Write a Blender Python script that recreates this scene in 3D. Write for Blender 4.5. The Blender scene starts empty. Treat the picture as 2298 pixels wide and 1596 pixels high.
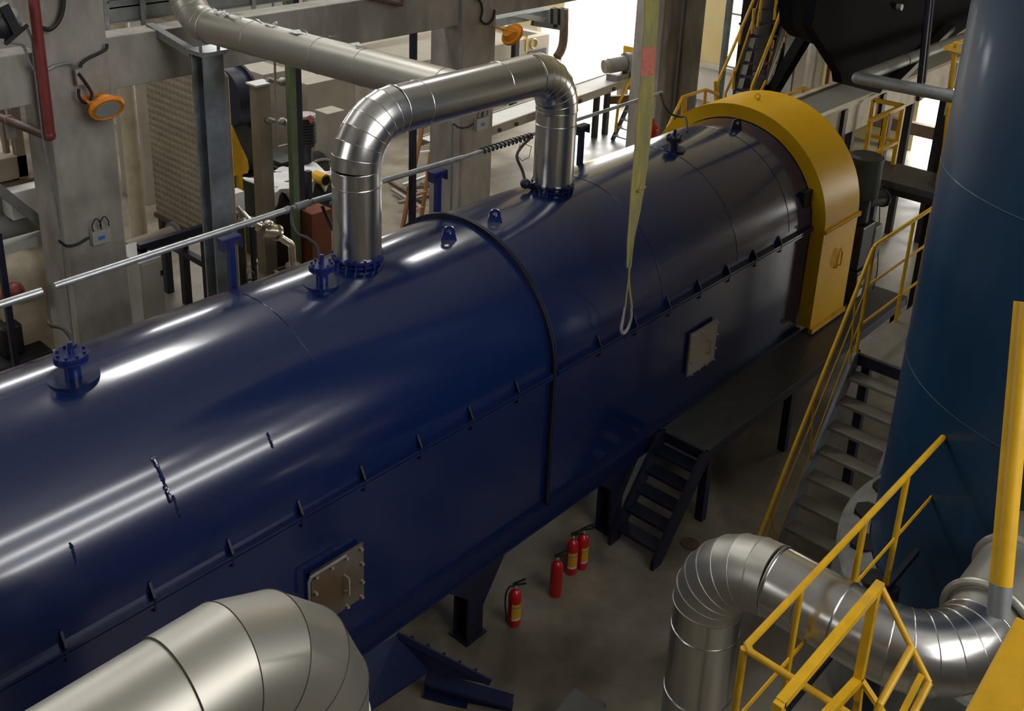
import bpy, bmesh, math, random
from mathutils import Vector, Matrix
random.seed(7)
S = bpy.context.scene
COL = S.collection
PI = math.pi

# ------------------------------------------------------------------ camera
F_PX, CX, CY, IW, IH = 2334.0, 1088.0, 388.0, 2298.0, 1596.0
YAW, PITCH, ROLL, CAMZ = .7456, .3478, -.0314, 8.0
_f = Vector((math.cos(PITCH)*math.cos(YAW), math.cos(PITCH)*math.sin(YAW), -math.sin(PITCH)))
_r = _f.cross(Vector((0, 0, 1))).normalized(); _d = _f.cross(_r)
AR = math.cos(ROLL)*_r + math.sin(ROLL)*_d
AD = -math.sin(ROLL)*_r + math.cos(ROLL)*_d
CAM = Vector((0, 0, CAMZ))
cd = bpy.data.cameras.new('camera'); cam = bpy.data.objects.new('camera', cd); COL.objects.link(cam)
cam.matrix_world = Matrix((( AR.x, -AD.x, -_f.x, 0), (AR.y, -AD.y, -_f.y, 0), (AR.z, -AD.z, -_f.z, CAMZ), (0, 0, 0, 1)))
cd.sensor_fit = 'HORIZONTAL'; cd.sensor_width = 36; cd.lens = 36*F_PX/IW
cd.shift_x = (IW/2-CX)/IW; cd.shift_y = (CY-IH/2)/IW
cd.clip_start = .05; cd.clip_end = 300
S.camera = cam
# a measured direction of the photograph as a line in the hall, met with a plane of the hall
def ray(u, v): return AR*((u-CX)/F_PX) + AD*((v-CY)/F_PX) + _f
def PX(u, v, x): d = ray(u, v); return CAM + d*(x/d.x)
def PY(u, v, y): d = ray(u, v); return CAM + d*(y/d.y)
def PZ(u, v, z): d = ray(u, v); return CAM + d*((z-CAMZ)/d.z)

# ------------------------------------------------------------------ world, light, exposure
W = bpy.data.worlds.new('world'); S.world = W; W.use_nodes = True
bg = W.node_tree.nodes['Background']; bg.inputs[0].default_value = (1, .985, .965, 1); bg.inputs[1].default_value = 17.0
S.view_settings.view_transform = 'Standard'; S.view_settings.look = 'None'
S.view_settings.exposure = 0.18; S.view_settings.gamma = 1; S.view_settings.use_curve_mapping = False
S.cycles.max_bounces = 7; S.cycles.diffuse_bounces = 4; S.cycles.glossy_bounces = 4
S.cycles.caustics_reflective = False; S.cycles.caustics_refractive = False
S.cycles.use_denoising = True; S.cycles.sample_clamp_indirect = 6
S.cycles.use_fast_gi = False
def portal(name, loc, sx, sy, nrm):
    l = bpy.data.lights.new(name, 'AREA'); l.shape = 'RECTANGLE'; l.size = sx; l.size_y = sy
    l.cycles.is_portal = True
    o = bpy.data.objects.new(name, l); COL.objects.link(o); o.location = loc
    o.rotation_euler = Vector(nrm).to_track_quat('-Z', 'Y').to_euler(); return o

# ------------------------------------------------------------------ materials
def mat(name, c, rough=.6, metal=0., var=.15, sc=3., bump=0., coat=0., streak=None, c2=None, v2=.5, emit=None, rvar=0., detail=6):
    m = bpy.data.materials.new(name); m.use_nodes = True; nt = m.node_tree; N = nt.nodes; L = nt.links
    b = N['Principled BSDF']; b.inputs['Roughness'].default_value = rough; b.inputs['Metallic'].default_value = metal
    if coat: b.inputs['Coat Weight'].default_value = coat; b.inputs['Coat Roughness'].default_value = .12
    tc = N.new('ShaderNodeTexCoord'); mp = N.new('ShaderNodeMapping'); L.new(tc.outputs['Object'], mp.inputs[0])
    if streak: mp.inputs['Scale'].default_value = streak
    n = N.new('ShaderNodeTexNoise'); n.inputs['Scale'].default_value = sc; n.inputs['Detail'].default_value = detail; n.inputs['Roughness'].default_value = .62
    L.new(mp.outputs[0], n.inputs['Vector'])
    r = N.new('ShaderNodeValToRGB'); L.new(n.outputs['Fac'], r.inputs[0])
    r.color_ramp.elements[0].position = .3; r.color_ramp.elements[1].position = .7
    lo = [max(0, x*(1-var)) for x in c]; hi = [min(1, x*(1+var)) for x in c]
    r.color_ramp.elements[0].color = (*lo, 1); r.color_ramp.elements[1].color = (*hi, 1)
    out = r.outputs[0]
    if c2:
        n2 = N.new('ShaderNodeTexNoise'); n2.inputs['Scale'].default_value = sc*.37; n2.inputs['Detail'].default_value = 8
        L.new(mp.outputs[0], n2.inputs['Vector'])
        r2 = N.new('ShaderNodeValToRGB'); r2.color_ramp.elements[0].position = v2-.08; r2.color_ramp.elements[1].position = v2+.12
        L.new(n2.outputs['Fac'], r2.inputs[0])
        mx = N.new('ShaderNodeMix'); mx.data_type = 'RGBA'; L.new(r2.outputs[0], mx.inputs[0]); L.new(out, mx.inputs[6]); mx.inputs[7].default_value = (*c2, 1)
        out = mx.outputs[2]
    L.new(out, b.inputs['Base Color'])
    if rvar:
        mr = N.new('ShaderNodeMapRange'); L.new(n.outputs['Fac'], mr.inputs[0]); mr.inputs[1].default_value = .3; mr.inputs[2].default_value = .7
        mr.inputs[3].default_value = max(.02, rough-rvar); mr.inputs[4].default_value = rough+rvar; L.new(mr.outputs[0], b.inputs['Roughness'])
    if bump:
        bp = N.new('ShaderNodeBump'); bp.inputs['Strength'].default_value = bump; bp.inputs['Distance'].default_value = .02
        L.new(n.outputs['Fac'], bp.inputs['Height']); L.new(bp.outputs[0], b.inputs['Normal'])
    if emit: b.inputs['Emission Color'].default_value = (*c, 1); b.inputs['Emission Strength'].default_value = emit
    return m
M = {}
M['floor'] = mat('stained concrete floor', (.28, .245, .185), .46, var=.28, sc=2.2, bump=.12, c2=(.13, .11, .078), v2=.5, rvar=.1)
M['conc'] = mat('board marked concrete', (.41, .39, .345), .85, var=.15, sc=3.2, bump=.4, streak=(1.5, 1.5, .7), c2=(.27, .25, .215), v2=.53)
M['conc_w'] = mat('pale concrete', (.5, .49, .46), .85, var=.12, sc=3, bump=.3, c2=(.36, .35, .33), v2=.58)
M['paint_wall'] = mat('cream painted wall sheet', (.62, .53, .27), .6, var=.06, sc=1.5)
M['white_wall'] = mat('white plaster', (.62, .61, .6), .8, var=.06, sc=1.5)
M['dim_wall'] = mat('grey cladding sheet', (.22, .215, .2), .7, var=.12, sc=1.)
M['roof'] = mat('roof sheet', (.55, .55, .54), .7, var=.1, sc=1.)
M['ground'] = mat('pale outdoor concrete', (.6, .58, .55), .8, var=.08, sc=.5)
M['navy'] = mat('navy gloss paint', (.0035, .013, .068), .21, var=.05, sc=1.2, coat=.8, streak=(.5, 1, 1), bump=.05)
M['navy_m'] = mat('flat navy paint', (.004, .011, .055), .5, var=.08, sc=2)
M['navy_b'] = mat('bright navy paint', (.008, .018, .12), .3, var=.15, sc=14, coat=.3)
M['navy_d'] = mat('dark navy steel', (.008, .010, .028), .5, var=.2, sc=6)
M['blue_grey'] = mat('dull blue grey primer', (.25, .285, .31), .55, var=.25, sc=5, c2=(.15, .145, .13), v2=.55, bump=.05)
M['tank'] = mat('teal blue tank paint', (.011, .048, .105), .42, var=.16, sc=.9, coat=.12, streak=(1.5, 1.5, .25), rvar=.03, detail=3)
M['alu'] = mat('aluminium cladding', (.62, .61, .59), .27, 1., var=.02, sc=1.5, detail=2)
M['alu_d'] = mat('dusty aluminium cladding', (.48, .465, .41), .44, .85, var=.05, sc=1.5, detail=2)
M['seam'] = mat('bright seam bead', (.75, .75, .75), .25, 1., var=.05)
M['seam_d'] = mat('dark lap seam', (.06, .05, .04), .7, .2, var=.05)
M['galv'] = mat('galvanised steel', (.45, .47, .48), .38, .85, var=.2, sc=10)
M['galv_d'] = mat('dull galvanised steel', (.27, .285, .285), .55, .5, var=.2, sc=6)
M['guard'] = mat('yellow gloss sheet', (.72, .40, .004), .42, var=.04, sc=2, detail=2)
M['guard'].node_tree.nodes['Principled BSDF'].inputs['Specular IOR Level'].default_value = .3
M['rail'] = mat('yellow rail paint', (.75, .42, .010), .42, var=.14, sc=7, c2=(.45, .28, .06), v2=.66)
M['orange'] = mat('orange lamp paint', (.85, .30, .012), .45, var=.12, sc=9)
M['black'] = mat('black steel', (.012, .012, .014), .5, var=.3, sc=5)
M['rubber'] = mat('black rubber', (.015, .015, .015), .6, var=.2, sc=20)
M['hopper'] = mat('black hopper plate', (.003, .003, .005), .85, var=.3, sc=2)
M['walk'] = mat('dark chequer deck', (.055, .057, .06), .38, var=.3, sc=8, bump=.2, rvar=.1)
M['plat'] = mat('grey deck plate', (.22, .20, .16), .7, var=.15, sc=3)
M['belt'] = mat('worn grey belt', (.16, .16, .135), .65, var=.12, sc=3, streak=(.3, 4, 1))
M['skirt'] = mat('plastered grey skirt', (.22, .22, .20), .75, var=.3, sc=5, bump=.3)
M['cream'] = mat('cream steel', (.55, .48, .35), .5, var=.15, sc=4, c2=(.3, .24, .16), v2=.62)
M['tan'] = mat('tan steel', (.30, .25, .19), .7, var=.15, sc=3)
M['brown'] = mat('brown rusty plate', (.12, .075, .045), .8, var=.3, sc=5)
M['beige'] = mat('beige sheet', (.40, .365, .30), .6, var=.1, sc=3, c2=(.3, .27, .22), v2=.6)
M['grey_eq'] = mat('grey machine paint', (.20, .20, .185), .55, var=.12, sc=4)
M['dark_eq'] = mat('dark machine paint', (.028, .033, .028), .55, var=.2, sc=5)
M['cabinet'] = mat('pale cabinet paint', (.42, .43, .39), .5, var=.06, sc=2)
M['red'] = mat('extinguisher red', (.55, .008, .012), .3, var=.08, sc=6, coat=.4)
M['red_pipe'] = mat('dull red pipe paint', (.20, .035, .028), .5, var=.18, sc=8)
M['red_brown'] = mat('brown red pipe', (.14, .075, .06), .6, var=.2, sc=8)
M['brick'] = mat('brick red steel', (.22, .065, .03), .7, var=.2, sc=5)
M['lab_y'] = mat('yellow label', (.80, .42, .02), .5, var=.08, sc=20)
M['lab_w'] = mat('white label', (.75, .75, .73), .5, var=.04, sc=20)
M['lab_b'] = mat('blue label', (.05, .2, .55), .5, var=.04, sc=20)
M['white'] = mat('white sheet', (.75, .75, .73), .8, var=.05, sc=4)
M['stainless'] = mat('stainless pipe', (.6, .56, .48), .3, .95, var=.12, sc=8)
M['green'] = mat('green steel', (.15, .20, .10), .6, var=.2, sc=6)
M['wood'] = mat('orange timber', (.42, .20, .085), .7, var=.2, sc=6, streak=(1, 1, .2))
M['sling'] = mat('yellow webbing', (.38, .33, .10), .9, var=.22, sc=30, streak=(1, 1, .15), bump=.3, c2=(.28, .26, .13), v2=.52)
M['sling_r'] = mat('faded red print', (.62, .20, .14), .9, var=.2, sc=40)
M['hook'] = mat('bare worn steel', (.42, .38, .36), .5, .4, var=.2, sc=12)
M['glass'] = mat('grey lamp glass', (.42, .45, .43), .12, var=.03, sc=2, coat=.5)
M['cloth'] = mat('white cloth', (.8, .8, .8), .95, var=.04, sc=5, bump=.3)
M['hatch'] = mat('rust stained hatch plate', (.15, .135, .105), .5, .3, var=.25, sc=4, c2=(.13, .08, .045), v2=.5)
M['hatch_p'] = mat('pale hatch plate', (.34, .29, .22), .6, .1, var=.12, sc=4)

M['hopper'].node_tree.nodes['Principled BSDF'].inputs['Specular IOR Level'].default_value = .12
def studs(name, c):
    m = mat(name, c, .8, var=.12, sc=3); nt = m.node_tree; N = nt.nodes; L = nt.links
    tc = N.new('ShaderNodeTexCoord'); v = N.new('ShaderNodeTexVoronoi'); v.inputs['Scale'].default_value = 9; v.inputs['Randomness'].default_value = .1
    L.new(tc.outputs['Object'], v.inputs['Vector'])
    b = N.new('ShaderNodeBump'); b.inputs['Strength'].default_value = .8; b.inputs['Distance'].default_value = .03; b.invert = True
    L.new(v.outputs['Distance'], b.inputs['Height']); L.new(b.outputs[0], N['Principled BSDF'].inputs['Normal']); return m
M['studs'] = studs('studded sandy panel', (.32, .27, .19))

# ------------------------------------------------------------------ mesh builder
def V(*a): return Vector(a)
class MB:
    def __init__(s): s.v = []; s.f = []; s.m = []; s.k = 0
    def slot(s, k): s.k = k; return s
    def add(s, vs, fs):
        o = len(s.v); s.v += [Vector(x) for x in vs]
        for f in fs: s.f.append([o+i for i in f]); s.m.append(s.k)
        return s
    def box(s, a, b):
        x0, x1 = sorted((a[0], b[0])); y0, y1 = sorted((a[1], b[1])); z0, z1 = sorted((a[2], b[2]))
        return s.add([(x0,y0,z0),(x1,y0,z0),(x1,y1,z0),(x0,y1,z0),(x0,y0,z1),(x1,y0,z1),(x1,y1,z1),(x0,y1,z1)],
            [(0,3,2,1),(4,5,6,7),(0,1,5,4),(1,2,6,5),(2,3,7,6),(3,0,4,7)])
    def bar(s, a, b, w, h, up=(0,0,1)):
        a, b = Vector(a), Vector(b); d = (b-a).normalized(); up = Vector(up)
        if abs(d.dot(up)) > .98: up = Vector((0, 1, 0)) if abs(d.y) < .9 else Vector((1, 0, 0))
        sx = d.cross(up).normalized()*(w/2); sz = sx.cross(d).normalized()*(h/2)
        q = []
        for p in (a, b): q += [p-sx-sz, p+sx-sz, p+sx+sz, p-sx+sz]
        return s.add(q, [(3,2,1,0),(4,5,6,7),(0,1,5,4),(1,2,6,5),(2,3,7,6),(3,0,4,7)])
    def tube(s, pts, r, n=16, cap=True):
        pts = [Vector(p) for p in pts]; rs = r if isinstance(r, (list, tuple)) else [r]*len(pts)
        d0 = (pts[1]-pts[0]).normalized(); up = Vector((0,0,1)) if abs(d0.z) < .9 else Vector((1,0,0))
        u = d0.cross(up).normalized(); rings = []
        for i, p in enumerate(pts):
            if i == 0: t = d0; k = 1; nrm = d0
            elif i == len(pts)-1: t = (pts[i]-pts[i-1]).normalized(); nrm = t
            else:
                t = (pts[i]-pts[i-1]).normalized(); t2 = (pts[i+1]-pts[i]).normalized(); nrm = (t+t2).normalized()
            u = (u - t*u.dot(t)).normalized(); w = t.cross(u)
            ring = []
            for k in range(n):
                a = 2*PI*k/n; o = (u*math.cos(a)+w*math.sin(a))*rs[i]
                den = t.dot(nrm)
                if den > .2: o = o - t*(o.dot(nrm)/den)
                ring.append(p+o)
            rings.append(ring)
            if 0 < i < len(pts)-1:
                u = u - t2*u.dot(t2); u.normalize()
        vs = [q for r_ in rings for q in r_]; fs = []
        for i in range(len(pts)-1):
            for k in range(n): fs.append((i*n+k, i*n+(k+1)%n, (i+1)*n+(k+1)%n, (i+1)*n+k))
        if cap: fs.append(tuple(reversed(range(n)))); fs.append(tuple(range((len(pts)-1)*n, len(pts)*n)))
        return s.add(vs, fs)
    def cyl(s, a, b, r, n=20, r2=None): return s.tube([a, b], [r, r if r2 is None else r2], n)
    def prism(s, poly, ext):
        poly = [Vector(p) for p in poly]; e = Vector(ext); n = len(poly)
        return s.add(poly+[p+e for p in poly], [tuple(range(n)), tuple(reversed(range(n, 2*n)))] + [(i, i+n, (i+1)%n+n, (i+1)%n) for i in range(n)])
    def torus(s, c, ax, R, r, n=40, m=8, a0=0, a1=2*PI, ref=(0,0,1)):
        c = Vector(c); ax = Vector(ax).normalized(); up = Vector(ref)
        if abs(ax.dot(up)) > .95: up = Vector((1,0,0))
        u = ax.cross(up).normalized(); w = ax.cross(u); full = abs(a1-a0-2*PI) < 1e-6; vs = []; fs = []
        for i in range(n if full else n+1):
            a = a0+(a1-a0)*i/n; d = u*math.cos(a)+w*math.sin(a)
            for j in range(m):
                b = 2*PI*j/m; vs.append(c+d*(R+r*math.cos(b))+ax*(r*math.sin(b)))
        k = n
        for i in range(k):
            for j in range(m):
                i2 = (i+1) % n if full else i+1
                fs.append((i*m+j, i2*m+j, i2*m+(j+1)%m, i*m+(j+1)%m))
        return s.add(vs, fs)
    def ball(s, c, r, n=16, sc=(1,1,1)):
        vs = []; fs = []; c = Vector(c); h = n//2
        for i in range(h+1):
            for j in range(n):
                a = PI*i/h; b = 2*PI*j/n
                vs.append(c+Vector((math.sin(a)*math.cos(b)*sc[0], math.sin(a)*math.sin(b)*sc[1], math.cos(a)*sc[2]))*r)
        for i in range(h):
            for j in range(n): fs.append((i*n+j, (i+1)*n+j, (i+1)*n+(j+1)%n, i*n+(j+1)%n))
        return s.add(vs, fs)
    def obj(s, name, mats, parent=None, smooth=True, ang=35, bevel=0):
        me = bpy.data.meshes.new(name)
        if parent is not None: org = LOC[parent.name]
        else:
            xs = [v.x for v in s.v]; ys = [v.y for v in s.v]; zs = [v.z for v in s.v]
            org = Vector(((min(xs)+max(xs))/2, (min(ys)+max(ys))/2, min(zs)))
        me.from_pydata([v-org for v in s.v], [], s.f)
        if not isinstance(mats, (list, tuple)): mats = [mats]
        for m in mats: me.materials.append(M[m])
        for p, k in zip(me.polygons, s.m): p.material_index = k
        bm = bmesh.new(); bm.from_mesh(me); bmesh.ops.recalc_face_normals(bm, faces=bm.faces); bm.to_mesh(me); bm.free()
        if smooth:
            for p in me.polygons: p.use_smooth = True
            me.set_sharp_from_angle(angle=math.radians(ang))
        o = bpy.data.objects.new(name, me); COL.objects.link(o)
        if parent is not None: o.parent = parent
        else: o.location = org
        LOC[o.name] = org
        if bevel:
            b = o.modifiers.new('bevel', 'BEVEL'); b.width = bevel; b.segments = 2; b.limit_method = 'ANGLE'; b.angle_limit = .7
        return o
LOC = {}
def T(name, label, cat, loc=(0,0,0), group=None):
    o = bpy.data.objects.new(name, None); COL.objects.link(o); o.location = loc; o.empty_display_size = .2
    LOC[o.name] = Vector(loc); o['label'] = label; o['category'] = cat
    if group: o['group'] = group
    return o
def tag(o, label, cat, group=None, kind=None):
    o['label'] = label; o['category'] = cat
    if group: o['group'] = group
    if kind: o['kind'] = kind
    return o
def struct(o): o['kind'] = 'structure'; return o
def dup(root, loc, label=None, rz=0, group=None):
    def cp(o, parent):
        c = o.copy(); COL.objects.link(c)
        if parent: c.parent = parent
        LOC[c.name] = LOC[o.name]
        for ch in KIDS.get(o.name, []): cp(ch, c)
        return c
    r = cp(root, None); r.location = loc; r.rotation_euler = (0, 0, rz)
    if label: r['label'] = label
    if group: r['group'] = group
    return r
KIDS = {}
def kids(root):
    for o in bpy.data.objects:
        if o.parent: KIDS.setdefault(o.parent.name, [])
    for o in [o for o in COL.objects if o.parent]:
        if o not in KIDS[o.parent.name]: KIDS[o.parent.name].append(o)
def arc(c, a, b, n):   # quarter bend from direction a to direction b around c, points of radius len(a)
    c, a, b = Vector(c), Vector(a), Vector(b)
    return [c + a*math.cos(PI/2*i/n) + b*math.sin(PI/2*i/n) for i in range(n+1)]

# ================================================================== THE HALL
XW, YB, YN, XL, ZC = 25.3, 26.0, -6.0, -14.0, 16.5
struct(MB().box((XL, YN, -.2), (XW, YB, 0)).obj('floor', 'floor', smooth=False))
struct(MB().box((XW, YN-30, -.25), (XW+60, YB+40, -.02)).obj('ground_outdoors', 'ground', smooth=False))
def wall_with_holes(name, axis, pos, th, a0, a1, z0, z1, holes, m, m2=None):
    """wall in the plane axis=pos; holes (a,b,za,zb)"""
    A = sorted({a0, a1, *([11.4] if m2 else []), *[h[0] for h in holes], *[h[1] for h in holes]}); Zs = sorted({z0, z1, *([m2] if m2 else []), *[h[2] for h in holes], *[h[3] for h in holes]})
    mb = MB()
    for i in range(len(A)-1):
        for j in range(len(Zs)-1):
            ca, cz = (A[i]+A[i+1])/2, (Zs[j]+Zs[j+1])/2
            if any(h[0] < ca < h[1] and h[2] < cz < h[3] for h in holes): continue
            if m2: mb.slot(1 if (cz < m2 and ca > 11) else 0)
            if axis == 'x': mb.box((pos, A[i], Zs[j]), (pos+th, A[i+1], Zs[j+1]))
            else: mb.box((A[i], pos, Zs[j]), (A[i+1], pos+th, Zs[j+1]))
    return struct(mb.obj(name, m, smooth=False))
far_holes = [(16.2, 20.2, 0, 5.2), (13.6, 14.45, 1.13, 4.2), (7.9, 8.95, 0, 1.75), (-2, 2, 0.9, 3)]
wall_with_holes('wall_far', 'x', XW, .25, YN, YB, 0, ZC, far_holes, ['paint_wall', 'white_wall'], 1.0)
for (a, b, z0, z1) in far_holes[:3]: portal('daylight_portal', (XW+.13, (a+b)/2, (z0+z1)/2), (b-a), (z1-z0), (-1, 0, 0))
near_holes = [(1.0, 11.5, 7.8, 8.4), (1.0, 11, 10.1, 10.9), (1.0, 9.8, 13.8, 14.8)]
wall_with_holes('wall_near', 'y', YN-.25, .25, XL, XW, 0, ZC, near_holes, ['dim_wall'])
for (a, b, z0, z1) in near_holes: portal('daylight_portal', ((a+b)/2, YN-.12, (z0+z1)/2), (b-a), (z1-z0), (0, 1, 0))
back_holes = [(2, 22, 9.6, 10.5), (15, 21, .9, 1.8)]
wall_with_holes('wall_back', 'y', YB, .25, XL, XW, 0, ZC, back_holes, ['dim_wall'])
for (a, b, z0, z1) in back_holes: portal('daylight_portal', ((a+b)/2, YB+.12, (z0+z1)/2), (b-a), (z1-z0), (0, -1, 0))
wall_with_holes('wall_left', 'x', XL-.25, .25, YN, YB, 0, ZC, [(8, 14, 9, 10.5)], ['dim_wall'])
portal('daylight_portal', (XL-.12, 11, 9.75), 6, 1.5, (1, 0, 0))
# ceiling with roof-light openings
sky_holes = [(9, 11.3, 14, 17.8), (17, 19.4, 14, 18), (1, 3.4, 15, 17.6)]
A = sorted({XL, XW, *[h[0] for h in sky_holes], *[h[1] for h in sky_holes]}); B = sorted({YN, YB, *[h[2] for h in sky_holes], *[h[3] for h in sky_holes]})
mb = MB()
for i in range(len(A)-1):
    for j in range(len(B)-1):
        x, y = (A[i]+A[i+1])/2, (B[j]+B[j+1])/2
        if any(h[0] < x < h[1] and h[2] < y < h[3] for h in sky_holes): continue
        mb.box((A[i], B[j], ZC), (A[i+1], B[j+1], ZC+.2))
struct(mb.obj('ceiling', 'roof', smooth=False))
for h in sky_holes: portal('daylight_portal', ((h[0]+h[1])/2, (h[2]+h[3])/2, ZC+.1), h[1]-h[0], h[3]-h[2], (0, 0, -1))
# frame of the far window
mb = MB()
for y in (13.6, 14.02, 14.45): mb.box((XW-.03, y-.03, 1.13), (XW+.05, y+.03, 4.2))
for z in (1.13, 2.6, 4.2): mb.box((XW-.03, 13.6, z-.03), (XW+.05, 14.45, z+.03))
struct(mb.obj('window_1', 'galv_d', smooth=False))
struct(MB().box((XW-.12, 13.4, .98), (XW, 15.6, 1.1)).obj('trim_1', 'conc_w', smooth=False))
# concrete frame: three columns and the beams between them
def column(x0, x1, y0, y1, z1=ZC):
    mb = MB(); c = .03
    pts = [(x0+c,y0),(x1-c,y0),(x1,y0+c),(x1,y1-c),(x1-c,y1),(x0+c,y1),(x0,y1-c),(x0,y0+c)]
    mb.prism([(x, y, 0) for x, y in pts], (0, 0, z1)); return mb
tag(column(5.24, 6.05, 12, 12.75).obj('concrete_column', 'conc', ang=20), 'thick concrete column at the far left carrying the orange round lamp and red pipe', 'column', 'concrete columns of the hall frame')
tag(column(12.35, 13.18, 12, 12.8).obj('concrete_column', 'conc', ang=20), 'concrete column rising behind the middle of the silver looped pipe', 'column', 'concrete columns of the hall frame')
c3 = T('concrete_column', 'split concrete column with steel corner strip just right of the hanging yellow strap', 'column', (19.4, 12.3, 0), 'concrete columns of the hall frame')
column(18.4, 19.05, 12, 12.75).obj('pillar', 'conc', c3, ang=20); column(19.35, 20.1, 12.05, 12.8).obj('pillar', 'conc', c3, ang=20)
MB().box((18.98, 11.97, 0), (19.08, 12.02, 12.9)).obj('corner_strip', 'galv_d', c3)
MB().box((19.08, 12.2, 0), (19.35, 12.7, 12.9)).obj('joint_filler', 'brown', c3)
# beams
tag(MB().box((6.05, 12.1, 4.36), (12.35, 12.5, 5.03)).obj('concrete_beam', 'conc', smooth=False, bevel=.015), 'concrete beam running from the left column to the middle column under the silver pipe', 'beam', 'concrete beams')
tag(MB().box((-6, 12.1, 4.36), (5.24, 12.5, 4.99)).obj('concrete_beam', 'conc', smooth=False, bevel=.015), 'concrete beam at the left edge ending at the left column', 'beam', 'concrete beams')
tag(MB().box((13.18, 12.1, 4.41), (18.4, 12.5, 5.3)).obj('concrete_beam', 'conc', smooth=False, bevel=.015), 'concrete beam right of the middle column beside the bright doorway', 'beam', 'concrete beams')

# ================================================================== THE LONG NAVY DRYER
CYL, ZS, RV, YNR, ZB = 6.797, 2.66, 1.237, 5.56, 1.12
XA, XE = -3.0, 12.55
ves = T('rotary_dryer_casing', 'huge long navy blue round topped steel casing filling the middle of the hall', 'industrial vessel', (5, CYL, 0))
def profile(r=RV, n=40, zb=ZB):
    p = [(CYL-r, zb)] + [(CYL-r*math.cos(PI*i/n), ZS+r*math.sin(PI*i/n)) for i in range(n+1)] + [(CYL+r, zb)]
    return p
def shell(x0, x1, r=RV, zb=ZB):
    mb = MB(); mb.prism([(x0, y, z) for y, z in profile(r, zb=zb)], (x1-x0, 0, 0)); return mb
shell(XA, 7.06).obj('casing_section', 'navy', ves, ang=30)
shell(7.12, XE).obj('casing_section', 'navy', ves, ang=30)
# ring flange between both sections
mb = MB(); po = profile(RV+.05); pi_ = profile(RV-.05); n = len(po)
for x0, x1 in ((7.062, 7.082), (7.09, 7.11)):
    vs = [(x0, y, z) for y, z in po]+[(x1, y, z) for y, z in po]+[(x0, y, z) for y, z in pi_]+[(x1, y, z) for y, z in pi_]
    fs = []
    for i in range(n-1):
        fs += [(i, i+1, n+i+1, n+i), (2*n+i, 3*n+i, 3*n+i+1, 2*n+i+1), (i, 2*n+i, 2*n+i+1, i+1), (n+i, n+i+1, 3*n+i+1, 3*n+i)]
    mb.add(vs, fs)
mb.obj('ring_flange', 'navy_d', ves, ang=30)
# long side flange with stiffener tabs
for x0, x1 in ((XA, 7.05), (7.13, XE)):
    MB().box((x0, YNR-.05, ZS-.03), (x1, YNR+.02, ZS-.005)).box((x0, YNR-.05, ZS+.005), (x1, YNR+.02, ZS+.03)).obj('side_flange', 'navy', ves, smooth=False)
for k in range(-6, 16):
    x = 2.09 + .635*k
    if x > XE-.2 or x < XA or abs(x-7.09) < .15: continue
    MB().prism([(x, YNR, ZS-.09), (x, YNR-.05, ZS-.07), (x, YNR-.055, ZS+.05), (x, YNR, ZS+.15)], (.018, 0, 0)).obj('stiffener_tab', 'navy_d', ves, smooth=False)
# weld scars on the curved side
def weld(x, a0, a1, w=.018, seed=1):
    rnd = random.Random(seed); mb = MB(); pts = []; n = 26
    for i in range(n+1):
        a = math.radians(a0+(a1-a0)*i/n); pts.append((x+rnd.uniform(-.004, .004), CYL-math.cos(a)*(RV+.002), ZS+math.sin(a)*(RV+.002)))
    mb.tube(pts, [w*rnd.uniform(.5, 1.1) for _ in pts], 8); return mb
weld(3.02, 28, 44, .017, 3).obj('weld_bead', 'navy', ves); weld(3.05, 22, 30, .010, 5).obj('weld_bead', 'navy', ves)
weld(3.90, 29, 35, .011, 6).obj('weld_bead', 'navy', ves); weld(2.30, 24, 31, .010, 7).obj('weld_bead', 'navy', ves)
for x in (4.55, 9.0, 10.6, 11.9): weld(x, 50 if x < 6 else 5, 100, .0035, int(x*10)).obj('weld_bead', 'navy', ves)
# bottom rim and base girder
for x0, x1 in ((XA, XE),):
    MB().box((x0, YNR-.05, ZB-.02), (x1, YNR+.03, ZB+.02)).box((x0, YNR+.01, ZB-.24), (x1, YNR+.06, ZB-.02)).box((x0, YNR-.03, ZB-.26), (x1, YNR+.12, ZB-.235)).obj('base_girder', 'navy_m', ves, smooth=False)
    MB().box((x0, CYL+RV-.12, ZB-.26), (x1, CYL+RV+.03, ZB)).obj('base_girder', 'navy_m', ves, smooth=False)
for x, gus in ((6.0, .34), (8.35, .3), (3.6, .3), (1.0, .3), (10.6, .3), (12.2, .2)):
    for side in (0, 1):
        y = YNR+.02 if side == 0 else CYL+RV-.22
        mb = MB().box((x, y, 0.015), (x+.22, y+.03, ZB-.26)).box((x, y+.17, 0.015), (x+.22, y+.2, ZB-.26)).box((x+.1, y+.03, .015), (x+.12, y+.17, ZB-.26))
        mb.prism([(x+.22, y, ZB-.26), (x+.22+gus, y, ZB-.26), (x+.22, y, ZB-.26-gus*1.5)], (0, .03, 0))
        mb.prism([(x, y, ZB-.26), (x-gus, y, ZB-.26), (x, y, ZB-.26-gus*.9)], (0, .03, 0))
        mb.box((x-.04, y-.03, 0), (x+.26, y+.23, .015)); mb.obj('leg', 'navy_d', ves, smooth=False)
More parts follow.
